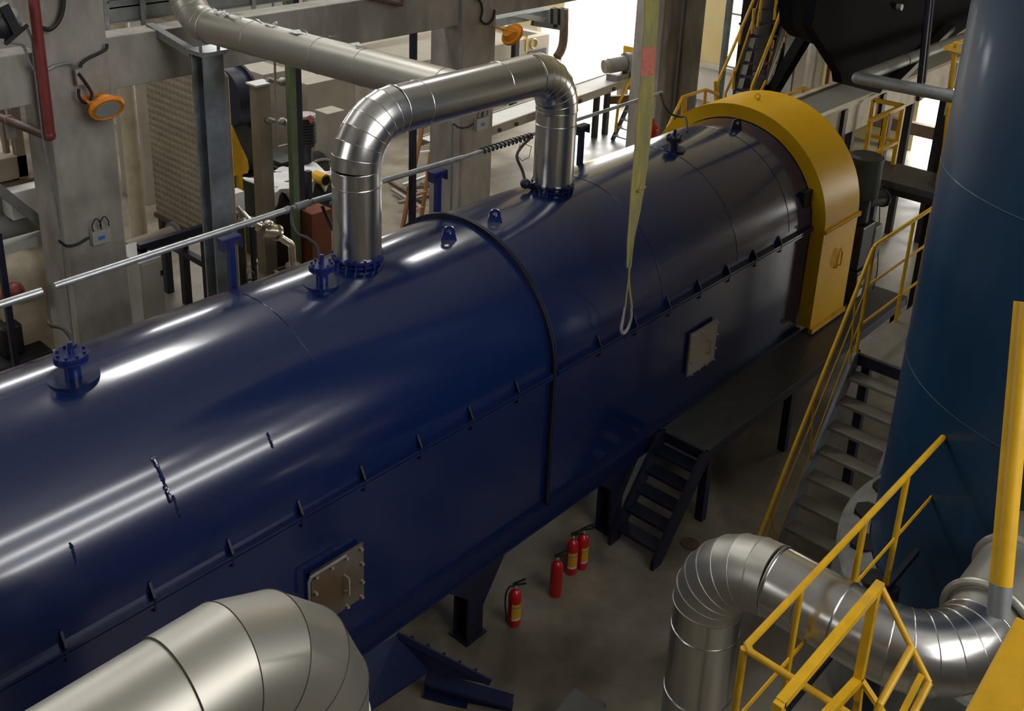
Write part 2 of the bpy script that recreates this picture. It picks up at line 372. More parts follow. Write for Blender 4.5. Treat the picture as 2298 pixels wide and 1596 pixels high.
# lifting lugs
for px, py in ((985, 525), (1082, 484), (1634, 282)):
    q = PZ(px, py, 3.9); x, y = q.x, 6.62
    z = ZS+math.sqrt(RV**2-(y-CYL)**2); mb = MB(); out = []
    for i in range(17):
        a = -PI*.05+PI*1.1*i/16; out.append((math.cos(a)*.06, .085+math.sin(a)*.06))
    out += [(-.085, -.03), (.085, -.03)]
    ring = []; hole = [(math.cos(2*PI*i/len(out))*.026, .085+math.sin(2*PI*i/len(out))*.026) for i in range(len(out))]
    n = len(out); ang = math.radians(-38)
    def pt(a, b, o): return (x+a*math.cos(ang)-o*math.sin(ang), y+a*math.sin(ang)+o*math.cos(ang), z+b)
    vs = [pt(a, b, -.011) for a, b in out]+[pt(a, b, .011) for a, b in out]+[pt(a, b, -.011) for a, b in hole]+[pt(a, b, .011) for a, b in hole]
    fs = []
    for i in range(n):
        j = (i+1) % n; fs += [(i, j, n+j, n+i), (2*n+i, 3*n+i, 3*n+j, 2*n+j), (i, 2*n+i, 2*n+j, j), (n+i, n+j, 3*n+j, 3*n+i)]
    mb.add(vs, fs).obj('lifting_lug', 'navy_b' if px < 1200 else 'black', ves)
# flanged probe nozzles along the crown
nozz = []
for px, py, sc in ((165, 812, 1.1), (718, 600, 1.0), (1540, 318, .9), (1290, 378, .6)):
    q = PZ(px, py, 4.03); x, y = q.x, (6.70 if px != 1290 else 7.15); z = ZS+math.sqrt(RV**2-(y-CYL)**2)
    zt = z+.17*sc; nozz.append((x, y, zt+.05))
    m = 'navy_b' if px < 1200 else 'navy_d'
    mb = MB().cyl((x, y, z-.06), (x, y, zt-.03), .055*sc, 20); mb.cyl((x, y, zt-.045), (x, y, zt-.02), .115*sc, 28).cyl((x, y, zt-.015), (x, y, zt+.012), .115*sc, 28)
    mb.cyl((x, y, zt), (x, y, zt+.10), .02, 12)
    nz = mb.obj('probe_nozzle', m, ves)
    MB().cyl((x, y, z-.05), (x, y, z+.008), .17*sc, 32).obj('nozzle_pad', 'navy', ves)
    b = MB()
    for k in range(8):
        a = 2*PI*k/8; b.cyl((x+math.cos(a)*.09*sc, y+math.sin(a)*.09*sc, zt-.06), (x+math.cos(a)*.09*sc, y+math.sin(a)*.09*sc, zt+.03), .011, 6)
    LOC[nz.name] = LOC[ves.name]
    b.obj('flange_bolts', 'navy_d', nz)
# small T-topped posts holding the conduit
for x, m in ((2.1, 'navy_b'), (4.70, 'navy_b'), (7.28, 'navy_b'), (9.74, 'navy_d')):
    if x < 3: continue
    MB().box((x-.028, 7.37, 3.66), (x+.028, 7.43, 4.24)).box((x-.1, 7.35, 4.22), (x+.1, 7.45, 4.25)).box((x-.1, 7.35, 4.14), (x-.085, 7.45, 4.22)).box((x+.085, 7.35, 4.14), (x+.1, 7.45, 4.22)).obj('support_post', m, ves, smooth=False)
# inspection hatches
def hatch(x0, x1, z0, z1, m, arm):
    h = MB().box((x0, YNR-.055, z0), (x1, YNR-.03, z1)).box((x0+.03, YNR-.035, z0+.03), (x1-.03, YNR+.01, z1-.03)).obj('inspection_hatch', m, ves, smooth=False, bevel=.004)
    LOC[h.name] = LOC[ves.name]
    cx, cz = (x0+x1)/2+.06, (z0+z1)/2
    MB().tube([(cx, YNR-.04, cz+.08), (cx, YNR-.12, cz+.08), (cx, YNR-.12, cz-.08), (cx, YNR-.04, cz-.08)], .009, 8).obj('handle', 'hook', h)
    b = MB()
    for i in range(4):
        for xx, zz in ((x0+.04+(x1-x0-.08)*i/3, z1-.03), (x0+.04+(x1-x0-.08)*i/3, z0+.03)): b.cyl((xx, YNR-.09, zz), (xx, YNR-.05, zz), .013, 8)
    for i in (1, 2):
        for xx in (x0+.03, x1-.03): zz = z0+(z1-z0)*i/3; b.cyl((xx, YNR-.09, zz), (xx, YNR-.05, zz), .013, 8)
    b.obj('hatch_bolts', 'hook', h)
    if arm: MB().tube([(x0+.33, YNR-.09, z1+.02), (x0-.03, YNR-.09, z1+.02), (x0-.05, YNR-.09, z1-.02), (x0-.05, YNR-.09, z1-.22)], .014, 8).obj('davit_arm', 'galv', h)
hatch(4.06, 4.61, 1.53, 2.09, 'hatch', True); hatch(9.62, 10.2, 1.585, 2.15, 'hatch_p', False)

# discharge chute below the near end
ch = T('discharge_chute', 'navy blue sloping chute sticking out low from the casing behind the beige duct', 'chute', (4.9, 5.1, 0))
P2 = PY(890, 1425, 5.56); P3 = PZ(1100, 1532, .32); P4 = PZ(962, 1503, .36); P5 = PZ(815, 1602, .5)
P1 = V(3.9, 5.56, .95)
MB().prism([P1, P5, P4, P3, P2], (0, 0, -.03)).obj('chute_plate', 'navy_m', ch, smooth=False)
mb = MB()
for i in range(5):
    p = P2.lerp(P3, .15+.17*i); mb.bar(p, p+V(.05, .03, 0), .03, .03)
mb.bar(P2, P3, .02, .07).obj('edge_angle', 'navy_m', ch, smooth=False)
Q1, Q2 = PZ(955, 1520, .2), PZ(1150, 1577, .1)
MB().bar(Q1, Q2, .16, .03).bar(Q1-V(0,0,.08), Q2-V(0,0,.08), .02, .17).bar(Q1-V(0,0,.16), Q2-V(0,0,.16), .16, .02).obj('foot_channel', 'navy_m', ch, smooth=False)
MB().box((4.3, 5.3, 0), (4.45, 5.45, .8)).obj('leg', 'navy_d', ch, smooth=False)

# ================================================================== YELLOW ARCHED GUARD
GX0, GX1, GR = 12.52, 13.55, 1.44
g = T('drive_guard', 'large yellow arched sheet metal guard over the far end of the navy casing', 'machine guard', (13, CYL, 1.15))
def gprof(r, zb, n=36): return [(CYL-r, zb)]+[(CYL-r*math.cos(PI*i/n), ZS+r*math.sin(PI*i/n)) for i in range(n+1)]+[(CYL+r, zb)]
mb = MB(); mb.add([(GX0, y, z) for y, z in gprof(GR, 1.2)]+[(GX1, y, z) for y, z in gprof(GR, 1.2)], [(i, i+1, 39+i+1, 39+i) for i in range(38)])
po, pn = gprof(GR, 1.2), gprof(RV+.01, 1.2)
mb.add([(GX0, y, z) for y, z in po]+[(GX0, y, z) for y, z in pn], [(i, 39+i, 39+i+1, i+1) for i in range(38)])
mb.add([(GX1, y, z) for y, z in po]+[(GX1, CYL, 1.2)], [tuple(range(39))])
mb.obj('guard_cover', 'guard', g, ang=30)
MB().box((GX0-.01, CYL-GR-.035, 2.62), (GX1+.03, CYL-GR+.02, 2.64)).box((GX0-.01, CYL-GR-.035, 2.655), (GX1+.03, CYL-GR+.02, 2.675)).obj('split_flange', 'guard', g, smooth=False)
MB().box((GX0, CYL-GR-.04, 1.13), (GX1, CYL-GR+.02, 1.2)).obj('base_angle', 'rail', g, smooth=False)
MB().torus((12.95, CYL, ZS+GR+.05), (1, .5, 0), .035, .008, 20, 6).bar((12.95, CYL-.01, ZS+GR-.03), (12.95, CYL-.01, ZS+GR+.02), .05, .02).obj('lifting_eye', 'guard', g)
MB().tube([(13.0, CYL-GR-.0, 1.98), (13.0, CYL-GR-.04, 2.0), (13.0, CYL-GR-.04, 2.2), (13.06, CYL-GR-.04, 2.27), (13.12, CYL-GR-.04, 2.2), (13.12, CYL-GR-.04, 2.0), (13.12, CYL-GR, 1.98)], .012, 8).obj('handle', 'guard', g)
MB().box((12.3, 5.6, 1.13), (12.52, 8.0, 3.2)).obj('end_seal', 'black', g, smooth=False)

# ================================================================== SILVER LOOPED PIPE
def pipe_band(mb, c, ax, R, r=.007): mb.torus(c, ax, R, r, 40, 6)
loop = T('insulated_loop_pipe', 'shiny silver clad pipe loop rising from the navy casing and going back down', 'insulated pipe', (7.1, 6.85, 3.8))
ZP, RP, YP = 5.27, .225, 6.83
x1, x2 = 5.69, 8.52
RB = .46
c1 = V(x1+RB, YP, ZP-RB); e1 = [c1 + V(-RB*math.cos(a), 0, RB*math.sin(a)) for a in [PI/2*i/7 for i in range(8)]]
c2 = V(x2-RB, YP, ZP-RB); e2 = [c2 + V(RB*math.sin(a), 0, RB*math.cos(a)) for a in [PI/2*i/7 for i in range(8)]]
zb = 3.96
MB().tube([(x1, YP, zb), e1[0]], RP, 48).torus((x1, YP, 4.66), (0, 0, 1), RP, .006, 40, 6).obj('riser', 'alu', loop)
mb = MB().tube(e1, RP+.006, 48)
for i, p in enumerate(e1):
    a = PI/2*i/7; mb.torus(p, (math.sin(a), 0, math.cos(a)), RP+.006, .0045, 48, 8)
mb.obj('elbow', 'alu', loop, ang=10)
MB().tube([e1[-1], e2[0]], RP, 48).torus((6.45, YP, ZP), (1, 0, 0), RP, .005, 40, 6).torus((7.55, YP, ZP), (1, 0, 0), RP, .006, 40, 6).obj('crossover', 'alu', loop)
mb = MB().tube(e2, RP+.006, 48)
for i, p in enumerate(e2):
    a = PI/2*i/7; mb.torus(p, (math.cos(a), 0, -math.sin(a)), RP+.006, .0045, 48, 8)
mb.obj('elbow', 'alu', loop, ang=10)
MB().tube([e2[-1], (x2, YP, zb)], RP, 48).torus((x2, YP, 4.66), (0, 0, 1), RP, .006, 40, 6).obj('riser', 'alu', loop)
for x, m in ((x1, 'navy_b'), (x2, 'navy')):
    mb = MB().cyl((x, YP, 3.80), (x, YP, 3.97), RP-.03, 32).cyl((x, YP, 3.955), (x, YP, 3.98), RP+.02, 40).cyl((x, YP, 3.90), (x, YP, 3.925), RP+.0, 40)
    for k in range(16):
        a = 2*PI*k/16; q = (x+math.cos(a)*(RP+.005), YP+math.sin(a)*(RP+.005)); mb.cyl((*q, 3.885), (*q, 3.995), .013, 6)
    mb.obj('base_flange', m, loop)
# branch going back over the concrete beam
br = T('insulated_branch_pipe', 'dull silver clad pipe crossing over the concrete beam and bending up at upper left', 'insulated pipe', (6.9, 9.5, 5.0))
RBR = .205
p0, p1 = V(7.12, YP+.12, 5.235), V(6.88, 11.0, 5.25)
dirb = (p1-p0).normalized()
ce = p1 + V(0, 0, .5); eb = [ce + dirb*(.5*math.sin(a)) - V(0, 0, .5*math.cos(a)) for a in [PI/2*i/6 for i in range(7)]]
mb = MB().tube([p0, p1], RBR, 40)
for t in (.05, .33, .5, .79): mb.torus(p0.lerp(p1, t), dirb, RBR, .005, 36, 6)
mb.obj('pipe_run', 'alu_d', br)
mb = MB().tube(eb, RBR+.006, 40)
for i, p in enumerate(eb): mb.torus(p, dirb*math.cos(PI/2*i/6)+V(0, 0, math.sin(PI/2*i/6)), RBR+.006, .0045, 40, 8)
mb.obj('elbow', 'alu_d', br, ang=10)
MB().tube([eb[-1], eb[-1]+V(0, 0, 3)], RBR, 40).obj('riser', 'alu_d', br)
rn = random.Random(4); mb = MB()
for k in range(26):
    t = rn.uniform(.62, .99) if k < 20 else rn.uniform(.3, .6); p = p0.lerp(p1, t)+V(rn.uniform(-.05, .07), 0, RBR+.012)
    mb.add([p+V(rn.uniform(-.07, .07), rn.uniform(-.12, .12), rn.uniform(-.012, .02)) for _ in range(4)], [(0, 1, 2), (0, 2, 3)])
mb.obj('plastic_film', 'lab_w', br, smooth=False)

# ================================================================== CONDUIT WITH CABLE DROPS
con = T('cable_conduit', 'long galvanised conduit tube running just above the far side of the navy casing', 'conduit', (7, 7.4, 4.2))
zc = 4.3
MB().tube([(1.2, 7.4, 4.28), (3.0, 7.4, 4.29)], .032, 14).obj('tube_length', 'galv', con)
MB().tube([(3.1, 7.4, 4.30), (5.3, 7.4, 4.335)], .03, 14).obj('tube_length', 'galv', con)
MB().tube([(5.28, 7.4, 4.335), (5.62, 7.4, 4.34)], .024, 14).cyl((5.42, 7.4, 4.337), (5.58, 7.4, 4.338), .036).cyl((5.30, 7.4, 4.334), (5.35, 7.4, 4.335), .036).obj('coupling', 'galv_d', con)
MB().tube([(5.62, 7.4, 4.34), (7.65, 7.4, 4.31)], .03, 14).obj('tube_length', 'galv', con)
MB().tube([(7.63, 7.4, 4.31), (8.9, 7.4, 4.33), (11.45, 7.4, 4.35)], .022, 12).obj('tube_length', 'galv', con)
pts = [V(7.95+.85*i/90, 7.4+.032*math.cos(i*.9), 4.316+.034*math.sin(i*.9)) for i in range(91)]
MB().tube(pts, .009, 6).tube([(8.55, 7.38, 4.3), (8.75, 7.36, 4.2), (8.72, 7.36, 4.08), (8.6, 7.36, 4.06), (8.5, 7.36, 4.15), (8.55, 7.36, 4.28)], .004, 5).obj('wrapped_wire', 'rubber', con)
def smoothpts(P, n=8):
    P = [Vector(p) for p in P]; Q = [P[0]*2-P[1]]+P+[P[-1]*2-P[-2]]; out = []
    for i in range(1, len(Q)-2):
        for k in range(n):
            t = k/n; a, b, c, d = Q[i-1], Q[i], Q[i+1], Q[i+2]
            out.append(.5*((2*b)+(c-a)*t+(2*a-5*b+4*c-d)*t*t+(3*b-a-3*c+d)*t**3))
    out.append(P[-1]); return out
def cable(P, r, label, m='rubber', n=8, name='cable', cat='cable', group=None):
    return tag(MB().tube(smoothpts(P), r, n).obj(name, m), label, cat, group)
def lerpY(pts, y0, y1): return [PY(u, v, y0+(y1-y0)*i/(len(pts)-1)) for i, (u, v) in enumerate(pts)]
cable(lerpY([(108, 655), (110, 690), (108, 722), (118, 732), (140, 737), (158, 757), (165, 780)], 7.38, nozz[0][1]), .014, 'black flexible cable dropping to the leftmost probe nozzle', group='probe cables')
cable(lerpY([(655, 466), (655, 500), (668, 525), (690, 535), (712, 555), (718, 590)], 7.38, nozz[1][1]), .016, 'black cable curving down to the probe nozzle left of the near silver riser', group='probe cables')
cable(lerpY([(1483, 210), (1490, 235), (1505, 255), (1525, 262), (1537, 262), (1541, 280), (1541, 296)], 7.38, nozz[2][1]), .014, 'black cable looping down to the probe nozzle near the yellow guard', group='probe cables')
cable(lerpY([(1190, 310), (1170, 330), (1160, 352), (1172, 382), (1178, 405)], 7.38, 7.0), .017, 'black cable dropping left of the far silver riser', group='probe cables')
cable(lerpY([(723, 462), (735, 490), (745, 510), (752, 520)], 7.38, 7.2), .018, 'short black cable ducking behind the near silver riser', group='probe cables')
q = PY(1179, 412, 7.0); tag(MB().ball(q, .06, 16).tube([q, q+V(.14, -.06, -.1)], .03, 10).obj('pressure_sensor', 'navy_d'), 'dark ball shaped sensor at the foot of the far silver riser', 'sensor')

# ================================================================== CRANE SLING
sl = T('lifting_sling', 'frayed yellow webbing sling hanging down in front of the casing, ending in a steel hook', 'sling', (8.1, 5.4, 2.85))
def ribbon(P, ws, t=.008):
    mb = MB(); vs = []
    sd = V(.9, -.43, 0).normalized(); fr = V(-.43, -.9, 0).normalized()
    for p, w in zip(P, ws): vs += [p-sd*w/2-fr*t, p+sd*w/2-fr*t, p+sd*w/2+fr*t, p-sd*w/2+fr*t]
    fs = [(3, 2, 1, 0), tuple(4*(len(P)-1)+i for i in range(4))]
    for i in range(len(P)-1):
        for k in range(4): fs.append((4*i+k, 4*i+(k+1)%4, 4*i+4+(k+1)%4, 4*i+4+k))
    return mb.add(vs, fs)
cl = [(1464, -60, .10), (1462, 40, .10), (1457, 105, .10), (1453, 170, .10), (1447, 260, .12), (1441, 330, .115), (1436, 380, .11), (1430, 430, .10), (1424, 480, .08), (1415, 540, .05), (1411, 600, .035)]
def sub(seg, ext): return ribbon([PY(u, v, 5.4) for u, v, w in seg], [w*1.45 for u, v, w in seg])
sub(cl[:3], 0).obj('strap', 'sling', sl); sub(cl[2:4], 0).obj('printed_patch', 'sling_r', sl); sub(cl[3:], 0).obj('strap', 'sling', sl)
MB().tube(smoothpts([PY(u, v, 5.38) for u, v in ((1440, 420), (1428, 500), (1414, 600), (1403, 690))]), .008, 6).tube(smoothpts([PY(u, v, 5.38) for u, v in ((1412, 600), (1412, 640), (1418, 690))]), .012, 6).obj('rope_tail', 'sling', sl)
rn = random.Random(2); mb = MB(); kq = PY(1437, 425, 5.38)
for i in range(14): mb.ball(kq+V(rn.uniform(-.05, .05), rn.uniform(-.02, .02), rn.uniform(-.03, .03)), rn.uniform(.01, .022), 8)
mb.obj('knot', 'sling', sl)
hp = [PY(u, v, 5.38) for u, v in ((1402, 690), (1398, 715), (1394, 738), (1398, 748), (1408, 738), (1416, 715), (1417, 692))]
MB().tube(smoothpts(hp), [.011+.008*math.sin(PI*i/48) for i in range(49)], 8).obj('hook', 'hook', sl)

# ================================================================== FIRE EXTINGUISHERS
def ext(loc, label, lab_turn, h=.44, labels=True, hose=True):
    x, y = loc; r = .067; t = T('fire_extinguisher', label, 'fire extinguisher', (x, y, 0), 'red fire extinguishers on the floor')
    prof = [(0, .0), (r*.9, .0), (r*.98, .012), (r, .03), (r, h-.09), (r*.96, h-.06), (r*.8, h-.03), (r*.45, h-.006), (.022, h), (.02, h+.02), (0, h+.02)]
    n = 28; vs = []; fs = []
    for a in range(n):
        c, s = math.cos(2*PI*a/n), math.sin(2*PI*a/n)
        for rr, z in prof: vs.append((x+rr*c, y+rr*s, z))
    k = len(prof)
    for a in range(n):
        for i in range(k-1): fs.append((a*k+i, ((a+1) % n)*k+i, ((a+1) % n)*k+i+1, a*k+i+1))
    MB().add(vs, fs).torus((x, y, .06), (0, 0, 1), r, .002, 28, 6).obj('cylinder_body', 'red', t)
    if labels:
        mb = MB(); a0 = lab_turn; m = 12
        for (za, zb_, k_) in ((.12, .25, 0), (.25, .262, 1), (.262, .30, 0), (.095, .12, 2)):
            mb.slot(k_); vs = []
            for i in range(m+1):
                a = a0-.85+1.7*i/m
                for z in (za, zb_): vs.append((x+(r+.0015)*math.cos(a), y+(r+.0015)*math.sin(a), z))
            mb.add(vs, [(2*i, 2*i+2, 2*i+3, 2*i+1) for i in range(m)])
        mb.obj('label_sticker', ['lab_y', 'lab_b', 'lab_w'], t)
    d = V(.8, -.6, 0)
    p = V(x, y, h+.02)
    v = MB().cyl(p, p+V(0, 0, .03), .02, 12).obj('valve', 'hook', t); LOC[v.name] = LOC[t.name]
    MB().bar(p+V(0, 0, .035)-d*.03, p+V(0, 0, .045)+d*.11, .02, .012).bar(p+V(0, 0, .05)-d*.03, p+V(0, 0, .10)+d*.10, .02, .01).obj('squeeze_handle', 'rubber', v)
    if hose:
        e = V(-.8, .6, 0)
        MB().tube(smoothpts([p+V(0, 0, .015), p+e*.06+V(0, 0, .02), p+e*.095+V(0, 0, -.06), p+e*.10+V(0, 0, -.2), p+e*.085+V(0, 0, -.33), p+e*.08+V(0, 0, -.42)]), .009, 8).obj('hose', 'rubber', t)
    return t
q = PZ(1153, 1400, 0); ext((q.x, q.y), 'red fire extinguisher standing alone nearest the chute, yellow label and hose', -2.0)
q = PZ(1246, 1334, 0); ext((q.x, q.y), 'plain red fire extinguisher with no visible label, second from the left', 0, labels=False, hose=False)
q = PZ(1281, 1284, 0); ext((q.x, q.y), 'labelled red fire extinguisher in front of the rearmost one', -2.3, hose=False)
q = PZ(1304, 1272, 0); ext((q.x, q.y), 'rearmost red fire extinguisher half hidden behind its neighbour', -1.7)

# ================================================================== WALKWAY AND NEAR STAIR
ZW = 1.1
wk = T('walkway', 'dark steel walkway along the foot of the navy casing ending past the yellow guard', 'walkway', (11.5, 5.1, 0))
we = PZ(1955, 628, ZW); xe = PZ(2043, 668, ZW).x
MB().box((9.12, 4.88, ZW-.02), (xe, 5.50, ZW)).obj('deck_plate', 'walk', wk, smooth=False)
MB().box((13.6, 5.5, ZW-.02), (xe, 8.4, ZW)).obj('deck_plate', 'walk', wk, smooth=False)
MB().box((9.12, 4.88, ZW-.14), (xe, 4.92, ZW-.02)).box((9.12, 4.88, ZW-.14), (9.16, 5.5, ZW-.02)).box((xe-.04, 4.88, ZW-.14), (xe, 8.4, ZW-.02)).obj('edge_channel', 'navy_d', wk, smooth=False)
for x in (9.3, 11.3, xe-.15):
    MB().box((x, 4.93, 0), (x+.1, 5.03, ZW-.14)).obj('leg', 'navy_d', wk, smooth=False)
def stair(name, label, x0, x1, ya, yb, z1, n, m, mt, foot=0, thick=.04, td=.2, group=None):
    t = T(name, label, 'stairs', ((x0+x1)/2, (ya+yb)/2, 0), group)
    for y in (ya, yb):
        MB().prism([(x0, y-.02, 0), (x0+.16, y-.02, 0), (x1+.02, y-.02, z1-.16), (x1+.02, y-.02, z1), (x1-.14, y-.02, z1), (x0, y-.02, .12)], (0, .04, 0)).obj('stringer', m, t, smooth=False)
    for i in range(n):
        f = (i+1)/(n+1); x = x0+(x1-x0)*f+.05; z = z1*f
        MB().box((x-td/2, ya+.02, z-thick), (x+td/2, yb-.02, z)).obj('tread', mt, t, smooth=False, bevel=.004)
    return t
stair('steel_stair', 'short dark navy steel stair leading up to the dark walkway', 8.2, 9.14, 4.88, 5.46, ZW, 5, 'navy_d', 'navy_d', group=None)
# right platform and stair
ZQ = 2.0
stair('steel_stair', 'taller grey stair with worn treads beside the blue tank', 9.5, 10.98, 3.34, 4.07, ZQ, 7, 'blue_grey', 'plat', td=.22)
pl = T('raised_platform', 'grey steel platform at the top of the taller stair beside the blue tank', 'platform', (12, 3.4, 0))
MB().box((10.95, 2.6, ZQ-.03), (14.2, 4.1, ZQ)).obj('deck_plate', 'plat', pl, smooth=False)
MB().box((10.95, 2.6, ZQ-.17), (11.0, 4.1, ZQ-.03)).box((10.95, 4.05, ZQ-.17), (14.2, 4.1, ZQ-.03)).obj('edge_channel', 'navy_d', pl, smooth=False)
for x in (11.1, 14.0):
    for y in (2.7, 3.95): MB().box((x, y, 0), (x+.1, y+.1, ZQ-.17)).obj('leg', 'navy_d', pl, smooth=False)
# yellow handrail of that stair
hr = T('stair_handrail', 'yellow tube handrail climbing the taller stair and levelling along its platform', 'railing', (10.9, 4.07, 1.0))
Yh = 4.07
A0, A1, A2 = PY(1703, 1205, Yh), PY(1962, 552, Yh), PY(2092, 472, Yh); A2 = A1+(A2-A1)*1.6; A2.z = A1.z
MB().tube([A0, A1-(A1-A0).normalized()*.05, A1+V(.05, 0, 0), A2], .024, 12).obj('top_rail', 'rail', hr)
for (u0, v0, u1, v1, r) in ((1940, 618, 1925, 700, .008),): pass
for dz in (.45, .85):
    MB().tube([A0-V(0, 0, dz)+V(.35 if dz > .6 else .12, 0, .3), A1+V(.02, 0, -dz)], .007, 8).obj('safety_wire', 'rail', hr)
for dz in (.5, 1.0):
    MB().bar(A1+V(0, 0, -dz), A2+V(0, 0, -dz), .012, .035).obj('mid_rail', 'rail', hr)
for q in (A1, V(12.02, Yh, A1.z), V(13.6, Yh, A1.z)): MB().tube([q, V(q.x, Yh, ZQ)], .022, 10).obj('post', 'rail', hr)
for t in (.1, .47, .84):
    q = A0.lerp(A1, t); MB().tube([q, V(q.x+.20, Yh, max(.2, (q.x+.2-9.5)/1.48*ZQ))], .013, 8).obj('strut', 'rail', hr)

# ================================================================== BLUE TANK
TC, TR = V(9.5, 1.24, 0), 1.75
tk = T('blue_storage_tank', 'giant dark teal blue cylindrical tank rising out of frame at the right', 'tank', (9.5, 1.24, 0))
mb = MB().tube([TC, TC+V(0, 0, 12.5)], TR, 128).obj('tank_shell', 'tank', tk)
for z in (1.4, 3.38, 5.2, 7.1, 9): MB().torus(TC+V(0, 0, z), (0, 0, 1), TR, .006, 128, 6).obj('weld_seam', 'tank', tk)
# notched skirt round the foot
mb = MB(); n = 96; vs = []
for i in range(n):
    a = 2*PI*i/n; d_ = V(math.cos(a), math.sin(a), 0)
    vs += [TC+d_*(TR+.30), TC+d_*(TR+.30)+V(0, 0, 1.22), TC+d_*(TR+.27)+V(0, 0, 1.25), TC+d_*(TR+.01)+V(0, 0, 1.32)]
mb.add(vs, [(4*i+k, 4*((i+1) % n)+k, 4*((i+1) % n)+k+1, 4*i+k+1) for i in range(n) for k in range(3)])
mb.obj('base_skirt', 'skirt', tk, ang=20)
for i in range(22):
    a = 2*PI*(i+.2)/22; d_ = V(math.cos(a), math.sin(a), 0); e_ = V(-d_.y, d_.x, 0); z = V(0, 0, 1.27)
    MB().prism([TC+d_*(TR-.02)+e_*.12+z, TC+d_*(TR+.10)+e_*.14+z, TC+d_*(TR+.19)+e_*.06+z, TC+d_*(TR+.19)-e_*.06+z, TC+d_*(TR+.10)-e_*.14+z, TC+d_*(TR-.02)-e_*.12+z], (0, 0, .06)).obj('anchor_pocket', 'black', tk, smooth=False)

# ================================================================== LOWER RIGHT: PIPE, PLATFORM RAILS
XR, ZR, RR = 5.96, 2.72, .262
rp = T('insulated_pipe', 'silver clad pipe at lower right rising, bending over and turning into the blue tank', 'insulated pipe', (6, 2, 0))
ye, yl = 1.28, 3.02; rb = .5
up = [V(XR, yl, 0), V(XR, yl, ZR-rb)]
e1 = [V(XR, yl-rb+rb*math.cos(a), ZR-rb+rb*math.sin(a)) for a in [PI/2*i/7 for i in range(8)]]
e2 = [V(XR+rb-rb*math.cos(a), ye+rb*.0-rb*math.sin(a)+rb*.0, ZR) for a in [PI/2*i/7 for i in range(8)]]
e2 = [V(XR+rb-rb*math.cos(a), (ye+rb)-rb*math.sin(a), ZR) for a in [PI/2*i/7 for i in range(8)]]
mb = MB().tube(up, RR, 48)
for z in (.7, 1.35, 1.98): mb.torus((XR, yl, z), (0, 0, 1), RR, .008, 40, 6)
mb.obj('riser', 'alu', rp)
mb = MB().tube(e1, RR+.006, 48)
for i, p in enumerate(e1): a = PI/2*i/7; mb.torus(p, (0, -math.sin(a), math.cos(a)), RR+.006, .005, 48, 8)
mb.obj('elbow', 'alu_d', rp, ang=10)
mb = MB().tube([e1[-1], e2[0]], RR, 48)
for t in (.02, .35, .7): mb.torus(e1[-1].lerp(e2[0], t), (0, 1, 0), RR, .007, 40, 6)
mb.obj('pipe_run', 'alu', rp)
mb = MB().tube(e2, RR+.006, 48)
for i, p in enumerate(e2): a = PI/2*i/7; mb.torus(p, (math.sin(a), -math.cos(a), 0), RR+.006, .005, 48, 8)
mb.obj('elbow', 'alu', rp, ang=10)
xs = e2[-1].x
mb = MB().tube([(xs, ye, ZR), (xs+.2, ye, ZR)], RR-.015, 48).tube([(xs+.2, ye, ZR), (8.2, ye, ZR)], RR+.02, 48)
mb.torus((xs+.2, ye, ZR), (1, 0, 0), RR+.03, .03, 40, 10).torus((xs+.85, ye, ZR), (1, 0, 0), RR+.03, .035, 40, 10)
mb.obj('tank_branch', 'alu_d', rp)
# upper platform rail that meets the tank
ra = T('platform_railing', 'yellow tube railing with mid rail running from the front corner to the blue tank', 'railing', (6, 2.15, 2.1))
ZT = 3.15
C0 = PZ(1670, 1455, ZT); C1 = V(8.0, C0.y, ZT); C2 = PZ(1860, 1575, ZT); C2 = C0+(C2-C0)*1.6
MB().tube([C1, C0+V(.04, 0, 0), C0+V(0, -.04, 0), C2], .024, 14).obj('top_rail', 'rail', ra)
MB().bar(C1+V(.02, .0, -.6), C0+V(0, 0, -.6), .01, .04).obj('mid_rail', 'rail', ra)
for x in (C0.x, 5.55, 6.52, 7.28): MB().tube([V(x, C0.y, ZT), V(x, C0.y, 2.1)], .024 if x != 5.55 else .02, 12).obj('post', 'rail', ra)
pd = T('service_platform', 'dark deck of the small service platform at the lower right', 'platform', (6.3, 1.9, 0))
MB().box((4.75, 2.13, 2.04), (7.9, 2.17, 2.1)).obj('edge_channel', 'navy_d', pd, smooth=False)
for x in (4.8, 7.3): MB().box((x, 2.08, 0), (x+.1, 2.18, 2.04)).obj('leg', 'navy_d', pd, smooth=False)
# square tube gate frame in front
gf = T('square_tube_handrail', 'yellow square tube handrail frame with sloping round rail at bottom right', 'railing', (4.5, 1.5, 3.0))
Yg = 1.5
G0 = PY(1975, 1312, Yg); G1 = PY(1750, 1580, Yg); sw = .05
MB().bar(G0, G1, sw, sw).obj('top_bar', 'rail', gf, smooth=False, bevel=.004)
MB().bar(G0+V(-.05, 0, -.02), PY(1930, 1520, Yg)+V(-.02, 0, 0), sw, sw).obj('post', 'rail', gf, smooth=False, bevel=.004)
G2 = PY(1930, 1522, Yg); MB().bar(G2, PY(1835, 1625, Yg), sw, sw).obj('mid_bar', 'rail', gf, smooth=False, bevel=.004)
MB().bar(PY(1750, 1575, Yg), PY(1735, 1700, Yg), sw, sw).obj('post', 'rail', gf, smooth=False, bevel=.004)
MB().bar(G2, PY(1915, 1680, Yg), .04, .04).obj('post', 'rail', gf, smooth=False, bevel=.004)
G3 = PY(2085, 1532, 1.12); MB().tube([G0, G3], .019, 12).obj('sloping_rail', 'rail', gf)
MB().bar(G2, PY(1995, 1620, 1.3), .035, .025).obj('lower_sloping_rail', 'rail', gf, smooth=False)
